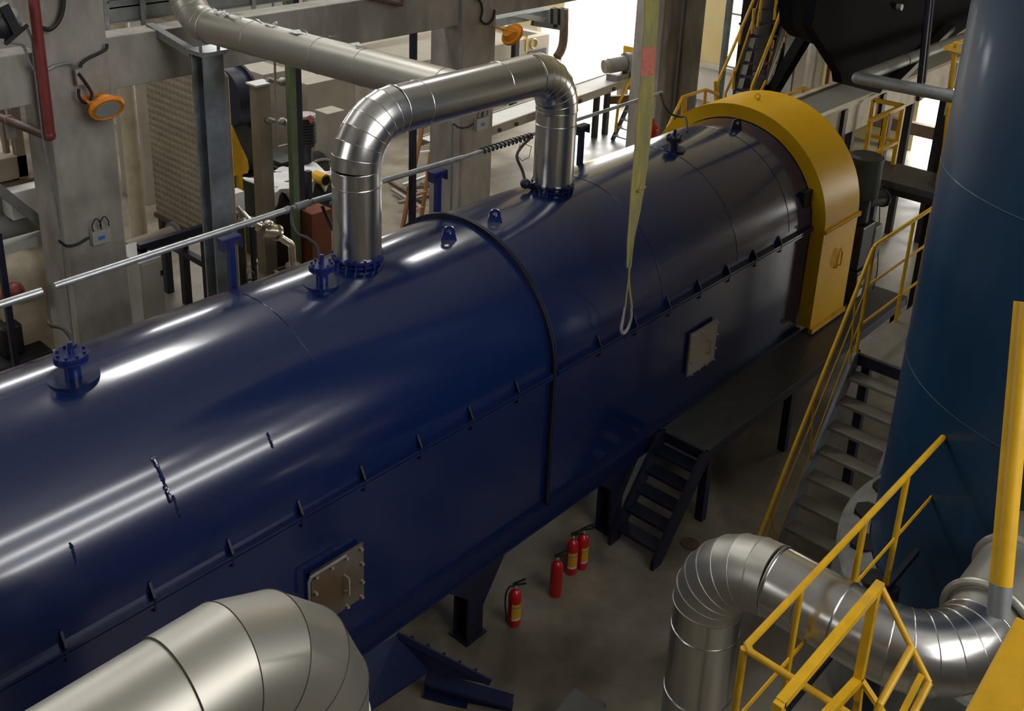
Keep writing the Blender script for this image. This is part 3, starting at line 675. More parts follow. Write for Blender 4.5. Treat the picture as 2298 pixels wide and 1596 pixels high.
MB().tube([PY(2045, 1455, 1.22), PY(1975, 1580, 1.22), PY(1955, 1640, 1.22)], .02, 10).tube([G3, PY(2045, 1610, 1.12)], .02, 10).bar(PY(2068, 1515, 1.15), PY(2020, 1610, 1.15), .03, .02).obj('side_rail', 'rail', gf)
# thick post stub and corner plate close by
a, b = CAM+ray(2268, 1060)*3.3, CAM+ray(2240, 1382)*3.28
mid = a.lerp(b, .78)
t = T('yellow_post', 'thick yellow tube post with bare grey lower end hanging at the right edge', 'post', b)
MB().tube([a+(a-b)*1.2, mid], .034, 24).obj('painted_tube', 'rail', t); MB().tube([mid, b], .034, 24).obj('bare_end', 'galv_d', t)
a, b = CAM+ray(2330, 1420)*2.9, CAM+ray(2215, 1640)*2.75
tag(MB().bar(a, b, .12, .06).obj('yellow_beam', 'rail', smooth=False, bevel=.006), 'blurry yellow beam corner at the bottom right edge', 'beam')

# ================================================================== FOREGROUND DUCT
fd = T('clad_duct', 'big dull beige metal clad duct with a mitred elbow in the bottom left foreground', 'duct', (2, 3.6, 3))
RF, YF, ZF = .33, 3.59, 3.90
x0 = 1.92
xl = 2.60
rbf = .62
# bend centre below: from +x direction turning down
ctr = V(xl-rbf, YF, ZF-rbf)
angs = [0, .38, .78, 1.18, PI/2]
ep = [ctr + V(rbf*math.sin(a), 0, rbf*math.cos(a)) for a in angs]
def mitre(ep):  # miter vertices: intersection of tangents between stations
    out = [ep[0]]
    for i in range(len(angs)-1):
        am = (angs[i]+angs[i+1])/2; R_ = rbf/math.cos((angs[i+1]-angs[i])/2); out.append(ctr+V(R_*math.sin(am), 0, R_*math.cos(am)))
    out.append(ep[-1]); return out
mp = mitre(ep)
mb = MB().tube([(-2.5, YF, ZF), (x0-.02, YF, ZF)], RF-.008, 64); mb.obj('duct_run', 'alu_d', fd)
mb = MB().tube([V(x0-.1, YF, ZF)]+mp[1:-1]+[V(xl, YF, ZF-rbf-.1)], RF, 64); mb.obj('elbow', 'alu_d', fd, ang=12)
MB().tube([(xl, YF, ZF-rbf-.08), (xl, YF, 0)], RF+.012, 64).obj('downcomer', 'alu_d', fd)
mb = MB().torus((x0-.1, YF, ZF), (1, 0, 0), RF+.001, .003, 64, 6)
for i in range(1, len(mp)-1):
    tdir = ((mp[i]-mp[i-1]).normalized()+(mp[i+1]-mp[i]).normalized()).normalized()
    # elliptical joint ring
    t = (mp[i]-mp[i-1]).normalized(); pts = []
    u = V(0, 1, 0); w = t.cross(u)
    for k in range(65):
        a = 2*PI*k/64; o = (u*math.cos(a)+w*math.sin(a))*(RF+.001); o = o - t*(o.dot(tdir)/t.dot(tdir)); pts.append(mp[i]+o)
    mb.tube(pts, .0028, 6, cap=False)
mb.obj('lap_seams', 'seam_d', fd)
mb = MB()
for i, aa in ((1, 3.7), (2, 3.7), (2, 4.3), (1, 4.4)):
    t = (mp[i]-mp[i-1]).normalized(); w = t.cross(V(0, 1, 0)); p = mp[i]+(V(0, 1, 0)*math.cos(aa)+w*math.sin(aa))*(RF+.002); mb.ball(p, .009, 8)
mb.obj('rivets', 'hook', fd)

# ================================================================== LEFT COLUMN FITTINGS
t = T('fire_pipe', 'dull red pipe running down the left column and elbowing into a brown pipe', 'pipe', PY(115, 310, 11.8))
a, b = PY(72, -30, 11.85), PY(112, 300, 11.85)
MB().tube([a+(a-b)*.3, b], .062, 20).obj('vertical_pipe', 'red_pipe', t)
c = PX(0, 262, b.x); c2 = b+(c-b)*1.3
MB().tube([b+V(0, 0, .0), b+V(0, .04, -.05), c2], .052, 18).obj('side_pipe', 'red_brown', t)
MB().ball(b+V(0, 0, -.02), .07, 16).obj('elbow', 'red_pipe', t)
q = b.lerp(c, .8); MB().torus(q, (c-b), .056, .008, 24, 6).bar(q-V(0, 0, .05), q-V(0, 0, .25), .12, .02).obj('pipe_clamp', 'hook', t)
a, b = PY(68, 60, 11.93), PY(128, 470, 11.93)
tag(MB().tube([PY(30, 45, 11.93), PY(60, 62, 11.93), PY(72, 90, 11.93), PY(100, 330, 11.93), b, V(b.x, 11.93, 1.0)], .018, 10).obj('steel_conduit', 'galv'), 'thin galvanised conduit going down the shaded side of the left column', 'conduit')
cable([PY(*p, 11.9) for p in ((22, 95), (48, 100), (58, 115), (66, 140), (80, 158), (105, 158), (130, 146), (160, 142), (172, 152))], .017, 'grey cable crossing the left column to the orange lamp plug', 'galv_d', group=None)
cable([PY(*p, 11.9) for p in ((92, 62), (112, 66), (130, 50), (140, 25), (144, -10))], .027, 'thick black cable loop at the top of the left column', group=None)
cable([PY(*p, 11.9) for p in ((240, 98), (238, 110), (222, 120), (200, 130), (184, 142), (180, 152))], .02, 'black cable from the column corner to the orange lamp plug')
cable([PY(*p, 11.85) for p in ((176, 200), (178, 218), (188, 230), (200, 228), (206, 212), (198, 195), (186, 178), (176, 165))], .02, 'black cable loop hanging beside the orange lamp at left')
tag(MB().bar(PY(173, 155, 11.88), PY(179, 190, 11.88), .07, .05).bar(PY(180, 186, 11.88), PY(205, 193, 11.88), .03, .03).obj('cable_plug', 'hook'), 'grey cable plug above the orange lamp at left', 'plug')
def lamp(c, nrm, r, label):
    t = T('round_floodlight', label, 'lamp', c, 'orange round floodlights'); n = Vector(nrm).normalized()
    mb = MB().cyl(c-n*.03, c+n*.02, r, 40).torus(c+n*.02, n, r-.012, .014, 40, 8)
    u = n.cross(V(0, 0, 1)).normalized(); w = n.cross(u)
    for k in range(48):
        a = 2*PI*k/48; p = c+(u*math.cos(a)+w*math.sin(a))*(r+.004); mb.bar(p-n*.03, p+n*.015, .008, .008)
    mb.obj('rim', 'orange', t)
    MB().cyl(c-n*.13, c-n*.03, r*.55, 24, r*.8).bar(c-n*.1-u*r*.8, c-n*.1+u*r*.8, .06, .05).obj('housing', 'orange', t)
    MB().cyl(c+n*.015, c+n*.028, r*.74, 40).obj('lens', 'glass', t)
    MB().bar(c-n*.11+u*r*.8, c-n*.06+V(0, .33, .04)+u*r*.6, .04, .015).bar(c-n*.11-u*r*.8, c-n*.06+V(0, .33, .04)-u*r*.6, .04, .015).bar(c-n*.06+V(0, .33, .04)+u*r*.62, c-n*.06+V(0, .33, .04)-u*r*.62, .05, .015).obj('bracket', 'orange', t)
lamp(PY(240, 243, 11.6), (-.09, -.75, -.59), .205, 'orange round floodlight on the left concrete column with grey lens facing down')
lamp(PY(1150, 78, 11.5), (.72, -.1, -.6), .20, 'orange round floodlight on the middle column seen from its side')
cable([PY(*p, 11.9) for p in ((1062, -10), (1078, 5), (1082, 25), (1079, 45), (1092, 54), (1106, 42), (1110, 22))], .022, 'black cable coil at the top of the middle column')
def jbox(u0, v0, u1, v1, label, plug=True, blue=True):
    a, b = PY(u0, v0, 11.93), PY(u1, v1, 11.93); t = T('junction_box', label, 'junction box', a)
    MB().box((a.x, 11.9, b.z), (b.x, 11.99, a.z)).obj('box_body', 'cabinet', t, smooth=False, bevel=.006)
    if blue: m_ = (a+b)/2; MB().box((m_.x-.05, 11.893, m_.z-.03), (m_.x+.04, 11.9, m_.z+.02)).obj('label_sticker', 'lab_b', t)
    for f in (.15, .6): x = a.x+(b.x-a.x)*f; MB().tube(smoothpts([V(x, 11.94, a.z), V(x-.03, 11.9, a.z+.1), V(x+.02, 11.88, a.z+.19), V(x+.08, 11.9, a.z+.12), V(x+.10, 11.93, a.z+.03)]), .008, 6).obj('wire_loop', 'rubber', t)
jbox(205, 522, 247, 540, 'pale junction box with blue sticker low on the left concrete column')
jbox(1068, 268, 1094, 287, 'pale junction box on the middle column below the silver crossover pipe')
cable([PY(*p, 11.92) for p in ((132, 540), (150, 552), (175, 548), (200, 533))], .018, 'black cable entering the junction box on the left column')
cable([PY(*p, 11.92) for p in ((1018, 278), (1030, 286), (1048, 286), (1062, 278))], .015, 'short black cable entering the junction box on the middle column')
tag(MB().tube([PY(1016, 275, 11.95), V(PY(1016, 275, 11.95).x, 11.95, 0)], .02, 10).obj('steel_conduit', 'galv_d'), 'thin conduit going down the middle column corner', 'conduit')
t = T('junction_light', 'dark cable gland cluster with pale round cover in the top left corner', 'cable gland', PY(20, 60, 11.85))
MB().ball(PY(25, 33, 11.85), .085, 14).obj('round_cover', 'cabinet', t); MB().bar(PY(5, 10, 11.8), PY(35, 70, 11.8), .12, .1).bar(PY(10, 98, 11.8), PY(60, 55, 11.8), .06, .05).ball(PY(8, 60, 11.85), .13, 12, (1, .5, 1.1)).obj('cable_bundle', 'black', t)

# steel support column of the branch pipe
t = T('steel_support_column', 'blue grey steel column holding up the silver branch pipe', 'column', (6.75, 11.0, 0))
MB().box((6.7, 10.9, .0), (6.98, 10.93, 4.92)).box((6.7, 11.15, .0), (6.98, 11.18, 4.92)).box((6.83, 10.93, 0), (6.85, 11.15, 4.92)).obj('h_section', 'blue_grey', t, smooth=False)
MB().box((6.66, 10.86, 4.92), (7.03, 11.22, 4.97)).bar(V(6.95, 10.95, 4.97), V(6.95, 10.95, 5.12), .03, .03).bar(V(6.7, 10.95, 4.97), V(6.7, 10.95, 5.12), .03, .03).obj('pipe_saddle', 'galv', t, smooth=False)
MB().bar(V(6.75, 11.2, 4.9), PY(335, 60, 12.4), .1, .1).obj('tie_beam', 'galv_d', t, smooth=False)
q0, q1 = PY(500, 175, 11.6), PY(520, 640, 11.6)
tag(MB().tube([V(q0.x-.12, 11.9, q0.z+.12), V(q0.x-.05, 11.7, q0.z+.14), V(q0.x, 11.6, q0.z), V(q0.x, 11.6, 0)], .075, 16).obj('brown_duct', 'tan'), 'slim brown duct standing right behind the blue grey steel column', 'duct')

# cable trays on top of the concrete beam
def tray(u0, v0, u1, v1, y, h, label):
    a, b = PY(u0, v0, y), PY(u1, v1, y); z = (a.z+b.z)/2; t = T('cable_tray', label, 'cable tray', (a.x, y, z), 'galvanised cable trays')
    MB().box((a.x, y, z), (b.x, y+.02, z+h)).box((a.x, y-.03, z), (b.x, y+.02, z+.02)).box((a.x, y-.03, z+h-.02), (b.x, y+.02, z+h)).obj('side_rail', 'galv_d', t, smooth=False)
    mb = MB(); n = max(2, int((b.x-a.x)/.9))
    for i in range(n+1): x = a.x+(b.x-a.x)*i/n; mb = MB().box((x-.03, y-.06, z-.06), (x+.03, y-.03, z+h+.1)).obj('upright', 'galv', t, smooth=False)
tray(236, 55, 395, 35, 12.65, .3, 'galvanised tray panel between the left column and the bending silver pipe, lower one')
tray(236, 22, 395, 0, 12.68, .24, 'galvanised tray panel above the other one near the left column')
tray(440, 32, 680, -6, 12.8, .22, 'galvanised tray right of the silver pipe bend')
tag(MB().tube([PY(800, -12, 11.9), PY(888, 8, 11.9), PY(899, 8, 11.9), PY(902, -12, 11.9)], .045, 14).obj('brown_pipe', 'red_brown'), 'brown pipe stub bending up at the top edge above the beam', 'pipe')

# ================================================================== EQUIPMENT BEHIND THE COLUMNS
def fbox(name, u0, v0, u1, v1, y, dep, m, label, cat, z0=0, group=None, bev=.01):
    """box whose front face spans the measured corners at distance y and that stands on z0"""
    a, b = PY(u0, v0, y), PY(u1, v1, y)
    zz = b.z if z0 is None else z0
    o = MB().box((a.x, y, zz), (b.x, y+dep, a.z)).obj(name, m, smooth=False, bevel=bev)
    return tag(o, label, cat, group)
cb = T('control_cabinet', 'tall pale grey control cabinet standing right behind the left column', 'cabinet', (6.4, 13.0, 0))
a, b = PY(312, 592, 13.0), PY(363, 578, 13.0)
MB().box((a.x, 13.0, 0), (b.x, 13.75, a.z)).obj('cabinet_body', 'cabinet', cb, smooth=False, bevel=.01)
MB().box((a.x+.03, 12.985, .08), (b.x-.03, 13.0, a.z-.04)).obj('door', 'cabinet', cb, smooth=False)
for dz in (.25, 1.2): MB().box((b.x-.05, 12.97, a.z-dz-.04), (b.x-.01, 12.99, a.z-dz+.04)).obj('hinge', 'black', cb)
a = PY(300, 380, 16.5); r = abs((PY(322, 380, 16.5)-PY(276, 380, 16.5)).x)/2*.75
tag(MB().tube([V(a.x, 16.5, 0), V(a.x, 16.5, 6.5)], r, 32).obj('vertical_duct', 'cream'), 'round cream vertical duct seen just right of the left column', 'duct')
fbox('dust_collector', 300, 100, 420, 470, 18.2, 1.0, 'beige', 'big flat beige grey housing behind the cream vertical duct', 'housing')
sp = PY(455, 530, 13.2); sq_ = PX(350, 462, sp.x)
t = T('studded_panel_unit', 'big sandy studded panel unit on a dark blue frame beside the steel column', 'panel', (sp.x, sp.y, 0))
MB().box((sp.x, sp.y, sp.z), (sp.x+.22, sq_.y, 6.0)).obj('studded_panel', 'studs', t, smooth=False)
MB().box((sp.x-.03, sp.y-.03, sp.z-.09), (sp.x+.25, sq_.y+.03, sp.z)).obj('rusty_rim', 'brown', t, smooth=False)
for y in (sp.y, (sp.y+sq_.y)/2, sq_.y-.12):
    for x in (sp.x+.02,): MB().box((x, y, 0), (x+.12, y+.12, sp.z-.09)).obj('leg', 'navy_d', t, smooth=False)
MB().box((sp.x, sp.y, .9), (sp.x+.1, sq_.y, 1.0)).obj('brace', 'navy_d', t, smooth=False)
MB().box((sp.x-1.1, sp.y-.1, 1.55), (sp.x, sp.y, 1.67)).box((sp.x-1.1, sp.y-.1, 0), (sp.x-1.0, sp.y, 1.6)).obj('side_frame', 'navy_d', t, smooth=False)
a, b = PY(285, 568, 13.9), PY(392, 532, 13.9)
t = T('horizontal_pipe', 'fat grey brown horizontal pipe ending in a flange behind the left column', 'pipe', (a.x, 13.9, 0))
MB().tube([a, b], .19, 28).obj('pipe_run', 'tan', t); MB().cyl(b-V(.03, 0, 0), b+V(.03, 0, 0), .25, 28).obj('flange', 'grey_eq', t); MB().box((a.x+.2, 13.8, 0), (a.x+.3, 14.0, a.z-.15)).obj('leg', 'navy_d', t)
# blue fan drum, yellow belt guard
a = PY(500, 222, 15.6); b = PY(540, 215, 15.6)
t = T('fan_casing', 'dark navy round fan casing right of the steel column', 'fan', (a.x, 15.6, 0))
MB().cyl(a, b, .55, 40).cyl(b-V(.05, 0, 0), b, .62, 40).obj('casing', 'navy_d', t); MB().box((a.x, 15.3, 0), (b.x, 15.9, a.z-.4)).obj('pedestal', 'dark_eq', t, smooth=False)
t = T('belt_guard', 'small yellow belt guard on a yellow leg right of the steel column', 'machine guard', (PY(536, 390, 14.4).x, 14.4, 0))
MB().prism([PY(u, v, 14.4) for u, v in ((508, 285), (522, 283), (540, 325), (556, 358), (559, 378), (556, 389), (508, 399))], (0, .45, 0)).obj('guard_cover', 'rail', t, smooth=False)
q = PY(541, 390, 14.4); MB().box((q.x-.04, 14.42, 0), (q.x+.04, 14.5, q.z)).obj('leg', 'rail', t)
# posts
def post(u, v, y, w, m, label, ztop=None, cap=None, z0=0):
    q = PY(u, v, y); t = T('steel_post', label, 'post', (q.x, y, z0), 'upright posts behind the dryer')
    MB().box((q.x-w/2, y, z0), (q.x+w/2, y+w, ztop or q.z)).obj('shaft', m, t, smooth=False)
    if cap: MB().box((q.x-w*.7, y-.03, q.z), (q.x+w*.7, y+w+.03, q.z+.03)).obj('cap_plate', cap, t, smooth=False)
post(592, 192, 13.9, .24, 'tan', 'brown box post with pale cap plate right of the yellow belt guard', cap='white')
post(656, 150, 13.4, .12, 'green', 'green painted post standing under the silver branch pipe', ztop=6)
post(669, 150, 13.5, .12, 'navy_d', 'dark navy post touching the green painted post', ztop=6)
post(695, 385, 13.6, .09, 'navy_d', 'short black post between the white cloth and the near silver riser')
post(932, 90, 13.0, .10, 'navy_d', 'dark navy post left of the middle column behind the timber ladder', ztop=4.4)
a = PY(618, 140, 13.7); b = PY(622, 330, 13.7)
t = T('thin_pipe_run', 'thin grey vertical pipe with valves right of the brown box post', 'pipe', b)
MB().tube([a+V(0, 0, 1), b, b+V(.35, 0, -.02)], .022, 10).obj('pipe_run', 'hook', t)
for v in (182, 272): MB().tube([PY(600, v-4, 13.8), PY(640, v+8, 13.8)], .045, 12).ball(PY(634, v+2, 13.8), .08, 12).obj('valve', 'hook', t)
# tanks, machine, motor
fbox('steel_tank', 590, 168, 655, 300, 16.8, 2.0, 'beige', 'beige rectangular tank with pale lid behind the green post, left one', 'tank')
a = PY(690, 190, 16.2); b = PY(790, 160, 16.2)
fbox('steel_tank', 690, 190, 800, 300, 16.2, 1.2, 'beige', 'beige rectangular tank with brown edge right of the green post', 'tank')
fbox('steel_tank', 640, 178, 684, 300, 19.0, 1.0, 'tan', 'brownish tank section directly behind the navy post', 'tank')
fbox('instrument_box', 735, 256, 775, 300, 15.0, .4, 'beige', 'beige instrument box beside the near elbow of the silver loop', 'instrument box', z0=1.3)
t = T('pump_skid', 'dark green black pump machinery on a skid behind the near silver riser', 'pump', PY(650, 420, 15.0))
a, b = PY(583, 345, 15.0), PY(745, 300, 15.0)
MB().box((a.x, 15.0, 0), (b.x, 16.2, .9)).box((a.x+.5, 15.05, .9), (a.x+.9, 15.7, 1.5)).box((b.x-1.2, 15.1, .9), (b.x-.8, 15.6, 1.4)).obj('machine_base', 'dark_eq', t, smooth=False, bevel=.02)
MB().tube([V(a.x+.3, 15.2, 1.15), V(b.x-.2, 15.2, 1.15)], .2, 20).cyl(V(a.x+1.1, 15.2, 1.15), V(a.x+1.5, 15.2, 1.15), .32, 24).obj('shaft_housing', 'black', t)
MB().box((a.x-.2, 15.3, 1.35), (a.x+.5, 15.9, 1.42)).obj('dusty_lid', 'beige', t)
mb = MB(); mb.torus(V(a.x+1.3, 14.95, .9), (0, 1, 0), .5, .03, 30, 8); mb.obj('coupling_hoop', 'grey_eq', t)
q = PY(686, 262, 14.8); t = T('vertical_motor', 'black finned vertical motor with an orange red tag right of the navy post', 'motor', (q.x, 14.8, 0))
MB().cyl((q.x, 14.8, q.z-.55), (q.x, 14.8, q.z), .17, 24).cyl((q.x, 14.8, 0), (q.x, 14.8, q.z-.55), .1, 16).obj('motor_body', 'black', t)
MB().cyl((q.x, 14.8, q.z), (q.x, 14.8, q.z+.05), .18, 24).obj('fan_cover', 'hook', t)
mb = MB()
for k in range(8): mb.cyl((q.x, 14.8, q.z-.5+.055*k), (q.x, 14.8, q.z-.48+.055*k), .19, 24)
mb.obj('cooling_fins', 'dark_eq', t)
MB().prism([PY(u, v, 14.6) for u, v in ((688, 262), (698, 258), (704, 272), (698, 278))], (0, .01, 0)).obj('tag_plate', 'sling_r', t)
# white cloth over a box, yellow drum, red crates
a, b = PY(612, 432, 14.0), PY(745, 395, 14.0)
base = fbox('work_bench', 612, 432, 740, 470, 14.05, .9, 'dark_eq', 'dark bench under the white cloth', 'bench')
zt_ = a.z; rn = random.Random(9); mb = MB(); nx, ny = 26, 14; vs = []
for i in range(nx+1):
    for j in range(ny+1):
        x = a.x+(b.x+.1-a.x)*i/nx; tt = j/ny
        if tt < .45: y = 14.02-.03*math.sin(i*1.3); z = zt_-.30*(1-tt/.45)*(.6+.4*math.sin(i*.9+1)); 
        else: y = 14.02+(tt-.45)/.55*.9; z = zt_+.015+.03*math.sin(i*.8+j)+.03*math.sin(j*1.3)
        vs.append((x, y, z))
mb.add(vs, [(i*(ny+1)+j, (i+1)*(ny+1)+j, (i+1)*(ny+1)+j+1, i*(ny+1)+j+1) for i in range(nx) for j in range(ny)])
o = mb.obj('dust_sheet', 'cloth'); tag(o, 'crumpled white cloth draped over dark equipment left of the near silver riser', 'cloth'); sd = o.modifiers.new('thickness', 'SOLIDIFY'); sd.thickness = .012
q = PY(731, 405, 13.8); t = T('yellow_pulley', 'small yellow drum end with black spokes peeking out beside the near silver riser', 'pulley', q)
MB().cyl(q, q+V(.0, .3, 0), .11, 24).obj('drum', 'rail', t); MB().cyl(q-V(0, .02, 0), q, .085, 20).bar(q-V(.08, .03, 0), q+V(.08, -.03, 0), .02, .02).obj('hub', 'black', t)
fbox('steel_crate', 700, 482, 745, 510, 13.2, .6, 'brick', 'brick red crate on top of the other, left of the near silver riser', 'crate', z0=PY(700, 515, 13.2).z)
fbox('steel_crate', 700, 515, 745, 545, 13.2, .6, 'brick', 'brick red crate standing on the floor under the other one', 'crate', z0=0).scale = (1, 1, 1)
# stainless valve line
t = T('steam_pipe', 'shiny stainless steam pipe with valves ending in a downward elbow and flange', 'pipe', PY(655, 600, 12.9))
pl_ = [PY(528, 462, 12.9), PY(560, 497, 12.9), PY(600, 515, 12.9), PY(640, 540, 12.9), PY(652, 548, 12.9), PY(655, 560, 12.9), PY(657, 595, 12.9)]
MB().tube(smoothpts(pl_, 4), .062, 16).obj('pipe_run', 'stainless', t)
MB().tube([pl_[1], pl_[1].lerp(pl_[2], .5)], .09, 16).ball(pl_[1]+V(-.1, 0, .05), .1, 12).obj('lagging', 'stainless', t)
MB().cyl(pl_[2]-V(.12, 0, -.03), pl_[2]+V(.12, 0, -.06), .12, 20).ball(pl_[2]+V(-.02, -.06, .1), .09, 12).obj('valve_body', 'stainless', t)
MB().cyl(pl_[2]+V(.16, 0, -.1), pl_[2]+V(.2, 0, -.12), .135, 20).obj('flange', 'stainless', t)
MB().cyl(pl_[-1]-V(0, 0, .02), pl_[-1]+V(0, 0, .02), .12, 20).obj('flange', 'stainless', t)
MB().cyl(V(pl_[-1].x, pl_[-1].y, 0), pl_[-1], .07, 16).obj('foot_pipe', 'tan', t)
MB().box((pl_[0].x-.12, 12.85, pl_[0].z-.1), (pl_[0].x+.14, 13.05, pl_[0].z+.22)).obj('wrapped_block', 'white', t, smooth=False)
t = T('black_stand', 'black steel stand with a hand wheel behind the blue support post', 'stand', PZ(545, 660, 0))
q = PY(535, 560, 12.4); MB().box((q.x-.08, 12.4, 0), (q.x+.12, 12.55, 1.8)).box((q.x+.25, 12.4, 0), (q.x+.31, 12.46, 1.75)).obj('upright', 'black', t, smooth=False)
w = PY(563, 628, 12.3); mb = MB().torus(w, (.5, -.8, .2), .13, .014, 28, 8)
mb.obj('hand_wheel', 'black', t); MB().tube([w, w+V(-.15, .2, 0)], .02, 8).bar(w+V(-.1, 0, 0), w+V(.1, 0, 0), .015, .015).obj('spindle', 'black', t)
tag(MB().tube([PZ(575, 585, .04), PZ(640, 622, .04)], .03, 10).obj('floor_tube', 'white'), 'pale straight tube lying on the floor behind the second probe nozzle', 'tube')
hs = []
for k in range(60): a_ = k*.55; rr = .32+.01*math.sin(k); hs.append(PZ(620, 590, .02)+V(math.cos(a_)*rr, math.sin(a_)*rr*.8, .012*math.sin(k*.7)+.01))
tag(MB().tube(hs, .008, 6).obj('coiled_hose', 'beige'), 'thin pale hose coiled loosely on the floor beside the steam pipe', 'hose')

# timber ladder and scrap left of the middle column
t = T('timber_ladder', 'orange timber step ladder leaning behind the conduit left of the middle column', 'ladder', PY(905, 510, 13.4))
La, Lb = PY(948, 285, 13.4), PY(903, 512, 13.4); Ra = La+V(.35, .5, 0); Rb = Lb+V(.45, .55, 0)
MB().bar(La, Lb, .07, .05).obj('side_rail', 'wood', t, smooth=False); MB().bar(PY(975, 285, 13.9), PY(945, 495, 13.9), .07, .05).obj('side_rail', 'wood', t, smooth=False)
for k, f in enumerate((.25, .45, .68, .85)):
    p = La.lerp(Lb, f); q2 = PY(975, 285, 13.9).lerp(PY(945, 495, 13.9), f)
    MB().bar(p, q2, .05, .03).obj('rung', 'wood' if k else 'white', t, smooth=False)
rn = random.Random(12)
scr = [((862, 400), (948, 452)), ((880, 425), (950, 470)), ((905, 415), (958, 395)), ((895, 455), (960, 438))]
for k, (p, q) in enumerate(scr):
    a, b = PZ(*p, .05+.05*k), PZ(*q, .06+.05*k)
    tag(MB().bar(a, b, .07, .05).obj('scrap_angle', ['brown', 'hook', 'white', 'tan'][k], smooth=False), ['long rusty steel bar lying lowest in the scrap by the ladder', 'grey bare steel bar in the scrap by the ladder', 'white painted bar lying across the scrap by the ladder', 'tan bar at the front of the scrap by the ladder'][k], 'scrap metal', 'scrap bars on the floor by the ladder')
for k, (u, v) in enumerate(((915, 428), (935, 435), (945, 418))):
    a = PZ(u, v, .1); tag(MB().cyl(a, a+V(.3, -.15, .0), .09, 16).obj('scrap_pipe', ['brown', 'tan', 'grey_eq'][k]), ['rusty short pipe piece at the left of the scrap heap', 'tan short pipe piece in the middle of the scrap heap', 'grey short pipe piece at the back of the scrap heap'][k], 'pipe piece', 'short pipe pieces in the scrap')

# ================================================================== CONVEYOR TOWARDS THE BRIGHT DOORWAY
t = T('belt_conveyor', 'pale long belt conveyor running to the bright doorway behind the silver loop', 'conveyor', (18, 14.8, 0), )
a, b = PY(990, 345, 14.5), PY(1419, 170, 14.5)
b2 = b; a.z = 1.2; b2.z = 1.5
MB().bar(a-V(0, 0, .09), b2-V(0, 0, .09), .05, .2).bar(a+V(0, .65, -.09), b2+V(0, .65, -.09), .05, .2).obj('side_frame', 'beige', t, smooth=False)
MB().bar(a+V(0, .32, -.02), b2+V(0, .32, -.02), .6, .02).obj('belt', 'white', t, smooth=False)
for u, v in ((1118, 297), (1156, 277), (1300, 222), (1375, 195)):
    q = PY(u, v, 14.5); q.z = a.z+(b2.z-a.z)*(q.x-a.x)/(b2.x-a.x); MB().cyl((q.x, 14.44, q.z-.12), (q.x, 15.2, q.z-.12), .05, 12).obj('roller', 'black', t)
for u in (1335, 1358):
    q = PY(u, 250, 14.9); MB().box((q.x, 14.85, 0), (q.x+.12, 14.97, 1.4)).obj('leg', 'black', t, smooth=False)
q = PY(1358, 225, 14.95); MB().bar(q, q+V(1.2, -.6, 0), .12, .2).obj('cross_beam', 'brown', t, smooth=False)
q = PY(1408, 140, 14.6)
m_ = T('conveyor_drive_motor', 'grey geared motor at the end of the conveyor against the bright doorway', 'motor', q-V(0, 0, .3))
MB().cyl(q+V(-.5, .2, -.05), q+V(-.1, 0, 0), .19, 24).cyl(q+V(-.1, 0, 0), q+V(.2, -.1, 0), .26, 24).box(q+V(-.5, -.1, -.45), q+V(.3, .25, -.25)).obj('motor_body', 'grey_eq', m_)
MB().cyl(q+V(-.62, .26, -.06), q+V(-.5, .2, -.05), .17, 20).obj('fan_cover', 'tan', m_)
MB().box(q+V(.2, -.25, -.75), q+V(.27, .3, .35)).obj('guard_plate', 'rail', m_, smooth=False)
q = PZ(1395, 228, 0); tag(MB().cyl(q, q+V(0, 0, .55), .16, 20).cyl(q+V(0, 0, .5), q+V(0, 0, .55), .24, 20).obj('bollard_pedestal', 'beige'), 'pale round pedestal under the conveyor end', 'pedestal')
t = T('conveyor_steps', 'small dark steps with yellow rails left of the hanging sling', 'stairs', PZ(1400, 322, 0))
s0, s1 = PZ(1395, 322, 0), PY(1452, 245, 13.9); s0.y = 13.9
for dy in (0, .55): MB().bar(s0+V(0, dy, 0), s1+V(0, dy, 0), .04, .14).obj('stringer', 'black', t, smooth=False)
for f in (.15, .38, .6, .82): p = s0.lerp(s1, f); MB().box((p.x-.1, 13.92, p.z), (p.x+.12, 14.43, p.z+.03)).obj('tread', 'galv_d', t, smooth=False)
for dy in (0, .55):
    MB().bar(s0+V(.1, dy, .2), s0+V(.15, dy, .95), .05, .05).bar(s0+V(.15, dy, .95), s1+V(.2, dy, .9), .05, .05).bar(s1+V(0, dy, 0), s1+V(.1, dy, .85), .05, .05).obj('handrail', 'rail', t, smooth=False)
q = PY(1463, 292, 11.5); t = T('wheeled_extinguisher', 'red cylinder partly hidden behind the hanging sling', 'fire extinguisher', (q.x, 11.5, 0))
MB().cyl((q.x, 11.5, .1), (q.x, 11.5, q.z), .15, 24).ball((q.x, 11.5, q.z), .15, 20, (1, 1, 1)).cyl((q.x, 11.5, q.z+.1), (q.x, 11.5, q.z+.25), .04, 10).obj('cylinder_body', 'red', t)
MB().torus((q.x-.12, 11.5, .13), (1, 0, 0), .1, .03, 20, 8).torus((q.x+.12, 11.5, .13), (1, 0, 0), .1, .03, 20, 8).obj('wheel_pair', 'rubber', t)
